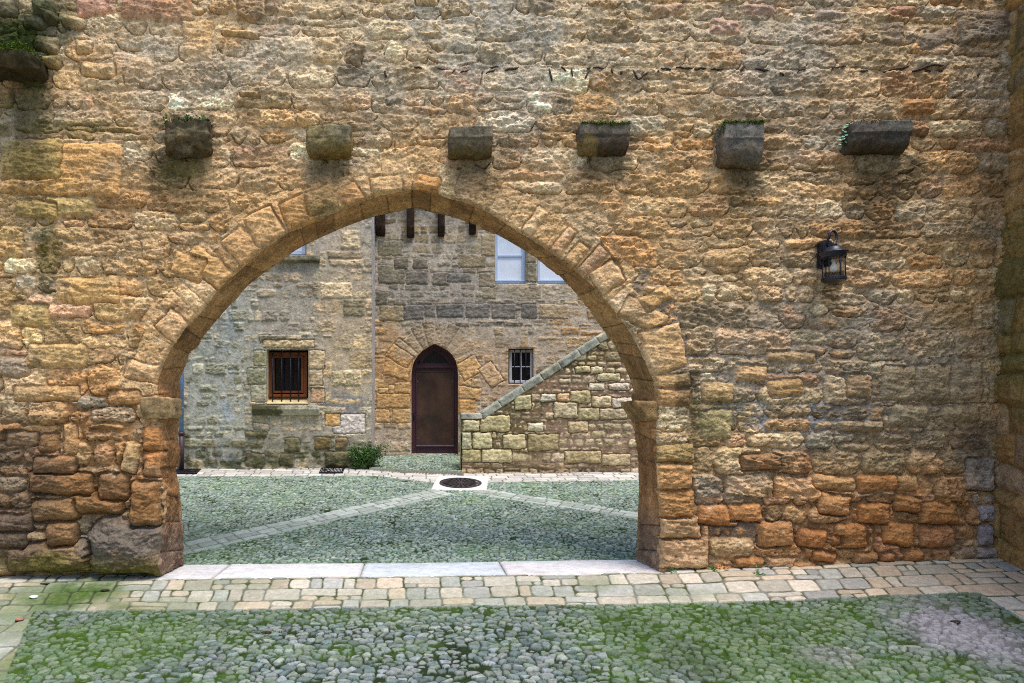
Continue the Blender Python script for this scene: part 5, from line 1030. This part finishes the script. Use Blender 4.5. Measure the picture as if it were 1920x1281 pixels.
# --- outside staircase with its rubble parapet
YS = 4.6; KS = (YS + 6) / F_PX
def pS(px, py): q = at(px, py, YS); return q[0], q[2]
st = empty('stone_staircase', (.8, YS, .6), 'outside stone stairs rising to the right behind a pale rubble parapet', 'staircase')
topl = [pS(866, 786), pS(906, 786), pS(1141, 634), pS(1300, 531)]
WS, HS, CS, fS = far_wall(pS, KS, (pS(866, 0)[0], 4.4), (.2, 4.0), .0105, 400, [(None, (.125, .45, .22, .5, 401, .3, .04)), (lambda X, Z, w_: Z < pS(0, 868)[1], (.12, .3, .20, .4, 402, .2, .03))],
  (178, 166, 144), [(930, 800, 70, 100, (184, 178, 150), .8), (1050, 680, 60, 40, (168, 162, 128), .7), (1110, 670, 50, 40, (150, 144, 110), .75), (1130, 740, 100, 60, (204, 196, 180), .7), (1120, 830, 90, 40, (190, 180, 150), .6), (1030, 878, 180, 16, (140, 128, 104), .85), (880, 870, 26, 26, (138, 122, 96), .7)],
  (150, 130, 108), [(930, 790, 90, 100, (112, 104, 74), .8), (1080, 660, 80, 50, (96, 92, 62), .8), (1000, 886, 200, 10, (80, 74, 58), .8), (1120, 790, 90, 60, (164, 144, 126), .8)],
  [(196, 184, 160), (172, 162, 136), (200, 190, 176), (176, 166, 136), (196, 176, 146), (160, 152, 124)],
  [(884, 798, 32, 20, 0, (192, 190, 158), .03, .008), (875, 826, 18, 32, 0, (184, 186, 158), .03, .008), (904, 826, 36, 30, 0, (192, 190, 152), .03, .01), (928, 794, 56, 30, 0, (184, 178, 140), .03, .02), (884, 855, 34, 22, 0, (176, 170, 132), .03, .01), (931, 855, 56, 24, 0, (190, 184, 150), .03, .01), (964, 828, 42, 26, 0, (194, 186, 150), .03, .015), (1018, 829, 58, 30, 0, (160, 150, 116), .03, .02), (1004, 801, 30, 16, 0, (212, 208, 184), .03, .015), (980, 754, 30, 26, 0, (196, 192, 156), .03, .01), (1028, 746, 28, 14, 0, (206, 204, 190), .03, .01), (1056, 745, 22, 14, 0, (204, 176, 140), .03, .01), (1088, 745, 36, 24, 0, (176, 168, 130), .03, .015), (1127, 753, 36, 20, 0, (202, 190, 160), .03, .01), (1170, 757, 46, 22, 0, (206, 200, 190), .03, .01), (1060, 769, 44, 28, 0, (204, 196, 168), .03, .015), (1104, 776, 42, 22, 0, (170, 166, 132), .03, .03), (1150, 776, 52, 20, 0, (190, 178, 152), .03, .015), (1083, 800, 36, 20, 0, (200, 184, 152), .03, .01), (1092, 857, 68, 22, 0, (168, 156, 122), .03, .01), (1155, 862, 52, 20, 0, (190, 178, 148), .03, .01), (1140, 707, 42, 14, 0, (204, 198, 166), .03, .01), (1118, 725, 28, 12, 0, (208, 204, 188), .03, .01), (1160, 725, 40, 12, 0, (206, 198, 186), .03, .01), (1119, 694, 24, 12, 0, (204, 198, 170), .03, .01), (1092, 693, 28, 12, 0, (196, 190, 156), .03, .01)],
  edge=.016, prot=.034, rough=.020, strata=.005, mlev=.008, mixp=.8, var=.3, shr=.008)
CS = [CS[i] * (.96, .89, .90)[i] for i in range(3)]
ztp = np.interp(WS.X, [p[0] for p in topl], [p[1] for p in topl])
gm_ = sst(.1, .6, fbm(WS.X * 2.5, WS.Z * 2.5, 431, 4)) * .16; CS = [CS[i] * (1 - gm_) + lin((128, 138, 82))[i] * gm_ * (1 + .4 * fS) for i in range(3)]
bot = WS.Z[:, :1] * 0 + .2; tpar = (WS.Z - .2) / (4.0 - .2); keepS = (WS.Z < ztp + .012); ZS2 = np.minimum(WS.Z, ztp); kS = keepS[:-1, :-1] | keepS[:-1, 1:]
grid_mesh('parapet', WS.X, YS - HS - .004, ZS2, CS, kS, M['far'], st)
TH = .30
# end face of the parapet, back face, coping
ez = axis([(.2, topl[0][1], .02)]); ey = axis([(0, TH, .02)]); EY, EZ = np.meshgrid(ey, ez); en = fbm(EY * 6, EZ * 6, 3, 4); ie, de, _, _ = layout(EY + .01, EZ, .22, .2, .35, .3, 55, .1, .02)
EX = topl[0][0] - .02 * (1 - np.exp(-de / .015)) - .008 * en; grid_mesh('parapet_end', EX, YS - .02 + EY, EZ, [lin((176, 172, 140))[i] * (1 + .4 * en) * (.6 + .4 * sst(0, .015, de)) for i in range(3)], None, M['far'], st)
bm = bmesh.new(); vs = [bm.verts.new((x, YS + TH, z)) for x, z in [(topl[0][0], .2)] + topl[:3] + [(4.4, 3.6), (4.4, .2)]]; bm.faces.new(vs); bm_obj('parapet_back', bm, plain_mat('parapet_stone', (150, 140, 112), .9, 0, .2, 6, .4), st)
def cop(name, A, B, th, seed, c):
    """coping block whose underside runs from A to B (x,z)"""
    A = np.array(A); B = np.array(B); L = np.hypot(*(B - A)); a = math.atan2(B[1] - A[1], B[0] - A[0])
    o = rough_block(name, [(-.035, 0), (-.035, th * .8), (-.02, th), (TH + .02, th), (TH + .02, 0)], .003, L - .003, stone_col(c, .35, (150, 152, 140)), M['far'], st, amp=.0035, fr=9, seed=seed, worn=.008, seg=10)
    n = len(o.data.vertices); co = np.empty(n * 3, np.float32); o.data.vertices.foreach_get('co', co); co = co.reshape(-1, 3); X = co[:, 0].copy(); Zl = co[:, 2].copy()
    co[:, 0] = A[0] + X * math.cos(a) - Zl * math.sin(a); co[:, 2] = A[1] + X * math.sin(a) + Zl * math.cos(a); co[:, 1] += YS; o.data.vertices.foreach_set('co', co.ravel()); o.data.update(); return o
cop('coping_stone', (topl[0][0] - .02, topl[0][1]), (topl[1][0] - .01, topl[1][1]), .105, 1, (196, 188, 172))
e = np.array(topl[2]) - np.array(topl[1]); e /= np.hypot(*e); p_ = np.array(topl[1]) - e * .0; k = 0
rgc = np.random.default_rng(12)
while p_[0] < 4.2:
    L = rgc.uniform(.34, .46); cop('coping_stone', p_, p_ + e * L, .125, 3 + k, [(176, 174, 152), (160, 162, 144), (184, 178, 150), (150, 148, 120)][k % 4]); p_ = p_ + e * L; k += 1
nst = 16; rise = .185; run = rise / (e[1] / e[0])
for k in range(nst):
    x0 = topl[1][0] + .1 + k * run; z0 = .66 + k * rise
    box('step', (x0, 4.4, YS + TH + .01, YD - .06, z0 - .02, z0 + rise - .002 * (k % 2)), M['far_plain'] if 'far_plain' in M else M.setdefault('far_plain', plain_mat('step_stone', (168, 158, 134), .9, 0, .15, 6, .3)), st, .01)

# --- drain covers
dr_ = empty('drain_cover', (gp(864, 906)), 'round slotted iron drain cover set in a pale square slab before the stairs', 'drain cover')
A_, B_, C_, D_ = gp(806, 919), gp(914, 919.5), gp(918, 893), gp(819, 893)
def quadmap(u, v): return [A_[i] * (1 - u) * (1 - v) + B_[i] * u * (1 - v) + C_[i] * u * v + D_[i] * (1 - u) * v for i in range(3)]
uu, vv = np.meshgrid(np.linspace(0, 1, 40), np.linspace(0, 1, 40)); Q = quadmap(uu, vv); n5 = fbm(Q[0] * 8, Q[1] * 8, 4, 4); ed = np.minimum(np.minimum(uu, 1 - uu), np.minimum(vv, 1 - vv))
grid_mesh('slab', Q[0], Q[1], Q[2] + .012 - .03 * (ed < .001), [lin((208, 204, 196))[i] * (1 + .2 * n5) for i in range(3)], None, M['slab'], dr_)
cc = gp(863.5, 907.5); ra_ = 39.5 * (cc[1] + 6) / F_PX; slope = .14
def gpt(x, y, dz): return (x, y, cc[2] + slope * (y - cc[1]) + dz)
bm = bmesh.new(); nseg = 20
def annulus(r0, r1, z_, a0=0, a1=2 * math.pi, n=40, h=.012):
    L = []
    for k in range(n + 1):
        t_ = a0 + (a1 - a0) * k / n; c_, s_ = math.cos(t_), math.sin(t_)
        L.append([bm.verts.new(gpt(cc[0] + r * c_, cc[1] + r * s_, z_ + dz)) for r, dz in ((r0, 0), (r0, h), (r1, h), (r1, 0))])
    for a_, b2_ in zip(L, L[1:]):
        for j in range(3): bm.faces.new((a_[j], a_[j + 1], b2_[j + 1], b2_[j]))
annulus(ra_ * .88, ra_, .012); annulus(.001, ra_ * .16, .012)
for k in range(nseg):
    t_ = 2 * math.pi * k / nseg; annulus(ra_ * .15, ra_ * .89, .010, t_ + .02, t_ + 2 * math.pi / nseg * .58, 3)
bmesh.ops.recalc_face_normals(bm, faces=bm.faces[:]); bm_obj('grate', bm, plain_mat('rusty_iron', (62, 54, 56), .6, .2, .25, 40, .3), dr_)
bm = bmesh.new(); vs = [bm.verts.new(gpt(cc[0] + ra_ * .95 * math.cos(t_), cc[1] + ra_ * .95 * math.sin(t_), .0145)) for t_ in np.linspace(0, 2 * math.pi, 40, endpoint=False)]; bm.faces.new(vs); bm_obj('drain_well', bm, plain_mat('black_void', (12, 12, 12), 1), dr_)
for (a, b_, c_, d_, lab) in (((598, 888.5), (643, 888.5), (646, 878.5), (603, 878.5), 'small rectangular iron grate in the paving below the barred window'), ((326, 889.5), (369, 889.5), (377, 881.5), (331, 881.5), 'rectangular iron grate beside the foot of the downpipe')):
    q4 = [gp(*z) for z in (a, b_, c_, d_)]; rt = empty('drain_grate', q4[0], lab, 'drain grate'); bm = bmesh.new()
    f_ = lambda u, v, z: (q4[0][0] * (1 - u) * (1 - v) + q4[1][0] * u * (1 - v) + q4[2][0] * u * v + q4[3][0] * (1 - u) * v, q4[0][1] * (1 - v) + q4[3][1] * v, q4[0][2] * (1 - v) + q4[3][2] * v + z)
    for (u0, u1, v0, v1) in [(0, .04, 0, 1), (.96, 1, 0, 1), (.04, .96, 0, .12), (.04, .96, .88, 1)] + [(.07 + .06 * k, .10 + .06 * k, .12, .88) for k in range(15)]:
        vs = [bm.verts.new(f_(u, v, z)) for z in (.012, .024) for u, v in ((u0, v0), (u1, v0), (u1, v1), (u0, v1))]
        for F in ((4, 5, 6, 7), (0, 1, 5, 4), (1, 2, 6, 5), (2, 3, 7, 6), (3, 0, 4, 7)): bm.faces.new([vs[j] for j in F])
    bm_obj('grating', bm, M['dark_iron'], rt)
    bm = bmesh.new(); bm.faces.new([bm.verts.new(f_(u, v, .010)) for u, v in ((0, 0), (1, 0), (1, 1), (0, 1))]); bm_obj('drain_well', bm, M['glass'], rt)

# ------------------------------------------------------------------ plants
def bush(name, c, rx, ry, h, n, size, mat, label, cat, seed, stems=8):
    rg = np.random.default_rng(seed); rt = empty(name, c, label, cat); bm = bmesh.new(); pts = []
    for k in range(stems):
        a = rg.uniform(0, 6.28); r_ = rg.uniform(.3, 1); e_ = (c[0] + rx * r_ * math.cos(a), c[1] + ry * r_ * math.sin(a), c[2] + h * rg.uniform(.5, 1))
        m_ = (c[0] * .5 + e_[0] * .5 + rg.normal(0, .02), c[1] * .5 + e_[1] * .5, c[2] + (e_[2] - c[2]) * .65); tube_pts(bm, [c, m_, e_], [.006, .004, .002], 5)
        for j in range(n // stems):
            t_ = rg.uniform(.25, 1.05); q = [c[i] * (1 - t_) ** 2 + 2 * m_[i] * t_ * (1 - t_) + e_[i] * t_ * t_ for i in range(3)]; k_ = rg.uniform(.4, 1.9); pts.append((q[0] + rg.normal(0, rx * .09) * k_, q[1] + rg.normal(0, ry * .12) * k_, q[2] + rg.normal(0, h * .055) * k_))
    bm_obj('stem', bm, M['moss_dark'], rt); leaves('foliage', pts, size, mat, rt, seed, .8, .38); return rt
c0 = gp(694, 884); bush('shrub', (at(692, 0, 4.98)[0], 4.98, c0[2] + .02), .34, .13, .42, 2800, .042, M['shrub_leaf'], 'bushy green shrub growing at the corner foot of the pale rubble house', 'shrub', 5, 26)
c0 = gp(676, 888); bush('creeper', (at(668, 0, 5.0)[0], 5.0, c0[2]), .20, .05, .24, 300, .035, M['leaf'], 'thin trailing green creeper on the dark mossy block left of the shrub', 'plant', 8, 9)
# pennywort by the widest corbel
pw = empty('pennywort', (at(1590, 250, -.04)), 'round-leaved blue-green pennywort clinging to the left side of the widest dark corbel', 'plant')
rg = np.random.default_rng(4); bm = bmesh.new(); bs = bmesh.new()
for px, py in [(1594, 231), (1589, 234), (1585, 238), (1581, 245), (1590, 236), (1578, 258), (1581, 256), (1575, 262), (1579, 261), (1582, 260), (1587, 253), (1590, 252), (1588, 267), (1586, 266), (1575, 271), (1572, 262), (1592, 240), (1585, 247)]:
    y = -.09 + rg.normal(0, .012); x, _, z = at(px, py, y); r_ = rg.uniform(.010, .017); nn = Vector((rg.normal(0, .3), -1, .8)).normalized(); a = nn.orthogonal().normalized(); b_ = nn.cross(a)
    c = bm.verts.new((x, y + .003, z)); rr = [bm.verts.new(Vector((x, y, z)) + (a * math.cos(t_) + b_ * math.sin(t_)) * r_ * (1 + .08 * math.cos(5 * t_))) for t_ in np.linspace(0, 2 * math.pi, 12, endpoint=False)]
    for k in range(12): bm.faces.new((c, rr[k], rr[(k + 1) % 12]))
    tube_pts(bs, [at(1593, 262, -.045), (x, y + .02, z - .02), (x, y + .003, z)], .0016, 4)
bm_obj('leaves', bm, M['leaf_pale'], pw); bm_obj('stem', bs, M['moss_dark'], pw)
# weeds at the foot of the wall
rg = np.random.default_rng(6); WD_ = [(1333, 1072, 10, .6), (1350, 1070, 8, .5), (1402, 1068, 14, .9), (1424, 1070, 14, .8), (1420, 1082, 8, .4), (1540, 1058, 8, .4), (1566, 1054, 12, .5), (1688, 1053, 12, .5), (1747, 1050, 8, .4), (1262, 1076, 6, .4)]
wr = None; wlab = ['tiny weed sprouting at the wall foot nearest the right jamb', 'small weed in the first paving joint right of the archway', 'low spreading weed with round leaves by the wall foot', 'bright weed growing out of a paving joint beside the wall', 'single sprig in the joint below the bright weed', 'weed sprig between two boulders at the wall foot', 'green tuft under the grey boulder at the wall foot', 'weed tuft by the small upright stones at the wall foot', 'little tuft nearest the right-hand wall corner', 'speck of green beside the right end of the threshold']
for k, (px, py, rr, hh) in enumerate(WD_):
    c = gp(px, py); s_ = (c[1] + 6) / F_PX; rt = empty('weed', c, wlab[k], 'weed', 'weeds at the foot of the arched wall')
    n_ = 60 if rr > 9 else 34; pts = np.stack([c[0] + rg.normal(0, rr * s_ * .6, n_), c[1] + rg.normal(0, .03, n_), c[2] + .02 + rg.uniform(0, .05 * hh, n_)], -1); leaves('foliage', pts, .024, M['leaf'], rt, k, .7, .55)
# white pebble and dead leaves
def pebble(name, px, py, sz, mat, lab, cat, fl_=.5, seed=0, group=None):
    c = gp(px, py); bm = bmesh.new(); bmesh.ops.create_icosphere(bm, subdivisions=3, radius=1)
    for v in bm.verts:
        n_ = mnoise.noise(v.co * 1.3 + Vector((seed, 0, 0))); v.co = Vector((v.co.x * sz[0], v.co.y * sz[1], v.co.z * sz[2])) * (1 + .25 * n_)
    o = bm_obj(name, bm, mat, None, True); o.location = (c[0], c[1], c[2] + .024 + sz[2] * .6); return tag(o, lab, cat, group)
pebble('pebble', 64, 1126, (.036, .030, .014), M['white_paint'], 'white pebble lying on the mossy paving at the far left', 'pebble')
pebble('pebble', 37, 1168, (.034, .03, .012), plain_mat('brick_chip', (160, 110, 86), .8), 'reddish brick chip among the paving at the lower left', 'stone chip', seed=3)
for k, (px, py, lab) in enumerate([(197, 1112, 'small dark hollow clod on the mossy flag by the left wall foot'), (84, 1100, 'black leaf litter caught in the joint at the left wall foot'), (500, 1192, 'brown leaf lying on the cobbles, left of centre'), (1792, 1172, 'curled twig scrap on the grey cobbles at right')]):
    pebble('litter', px, py, (.04, .02, .006), M['old_wood'], lab, 'leaf litter', seed=k + 9)

# ------------------------------------------------------------------ wall lantern
Yp = -.03; k5 = lambda px, py, Y: at(px, py, Y)
LX, LY = at(1563.7, 0, -.19)[0], -.19
lan = empty('wall_lantern', (LX, -.05, at(0, 500, -.1)[2]), 'black metal wall lantern with clear ribbed glass, mounted high right of the arch', 'wall lamp')
pxc = at(1550, 0, -.075)[0]; zt_ = at(0, 450, -.075)[2]; zb_ = at(0, 500, -.075)[2]
outl = [(pxc - .052, zb_), (pxc + .052, zb_), (pxc + .052, zt_ - .022)] + [(pxc + .052 * math.cos(a), zt_ - .022 + .022 * math.sin(a)) for a in np.linspace(.2, math.pi - .2, 9)] + [(pxc - .052, zt_ - .022)]
def prism2(name, outline, y0, y1, mat, parent):
    o = prism(name, outline, y0, y1, mat, parent); return o
bp_ = prism2('back_plate', outl, -.072, -.012, M['lamp_metal'], lan); prism2('plate_rim', [(pxc + (x - pxc) * .8, (zt_ + zb_) / 2 + (z - (zt_ + zb_) / 2) * .88) for x, z in outl], -.082, -.072, M['lamp_metal'], bp_)
bm = bmesh.new()
for k in range(22): z = zb_ + .008 + k * (zt_ - zb_ - .035) / 21; bx(bm, pxc - .0545, pxc - .0515, -.052, -.034, z - .0022, z + .0022)
bm_obj('beading', bm, M['dark_iron'], bp_)
tube('mounting_screw', [(pxc - .052, -.04, (zt_ + zb_) / 2 - .0), (pxc - .072, -.04, (zt_ + zb_) / 2)], .010, M['dark_iron'], bp_, 10)
rr = .047; zc_ = at(0, 443.5, LY)[2]; zf_ = at(0, 457, LY)[2]; armp = [(pxc + .006, -.08, zb_ + .15), (pxc + .008, -.12, zb_ + .155), (LX - .046, -.150, zf_ + .0)]
for a in np.linspace(math.pi, -math.pi * .42, 18): armp.append((LX + rr * math.cos(a) * .9, -.165 - .012 * (1 - math.cos(a)) - .0, zc_ + rr * math.sin(a) * 1.15))
armp += [(LX + .004, LY, zc_ - .058)]
tube('arm', armp, .0115, M['lamp_metal'], lan, 10)
bm = bmesh.new(); z473 = at(0, 474.5, LY)[2]; R_ = .114
lathe_bm(bm, (LX, LY, z473), [(.004, .098), (.016, .094), (.024, .082), (.026, .072), (.018, .066), (.030, .060), (.048, .056), (.062, .044), (.072, .024), (.090, .010), (R_ + .002, .004), (R_ + .003, -.004), (.100, -.012), (.098, -.038), (.088, -.042)]); roof = bm_obj('lantern_cap', bm, M['lamp_metal'], lan, True)
zg1 = z473 - .038; zg0 = at(0, 521.5, LY)[2]; RG = .083
bm = bmesh.new(); seg = 48; r0_ = []; r1_2 = []
for k in range(seg):
    a = 2 * math.pi * k / seg; r_ = RG * (1 + .012 * (k % 2)); r0_.append(bm.verts.new((LX + r_ * math.cos(a), LY + r_ * math.sin(a), zg0))); r1_2.append(bm.verts.new((LX + r_ * math.cos(a), LY + r_ * math.sin(a), zg1)))
for k in range(seg): bm.faces.new((r0_[k], r0_[(k + 1) % seg], r1_2[(k + 1) % seg], r1_2[k]))
bm_obj('glass_shade', bm, M['lamp_glass'], lan, False)
for k in range(6):
    a = math.pi * 2 * k / 6 + .55; x, y = LX + .088 * math.cos(a), LY + .088 * math.sin(a); tube('cage_bar', [(x, y, zg0 - .01), (x, y, zg1 + .01)], .0045, M['lamp_metal'], lan, 6)
bm = bmesh.new(); lathe_bm(bm, (LX, LY, zg0), [(.088, .006), (.096, .002), (.097, -.022), (.090, -.028), (.03, -.028)])
for k in range(28): a = 2 * math.pi * k / 28; bx(bm, LX + .097 * math.cos(a) - .003, LX + .097 * math.cos(a) + .003, LY + .097 * math.sin(a) - .003, LY + .097 * math.sin(a) + .003, zg0 - .019, zg0 - .003)
bm_obj('base_ring', bm, M['lamp_metal'], lan)
bm = bmesh.new(); lathe_bm(bm, (LX, LY, zg0 + .06), [(.012, .10), (.014, .07), (.030, .045), (.032, .02), (.022, -.005), (.003, -.012)]); bm_obj('bulb', bm, M['bulb'], lan, True)
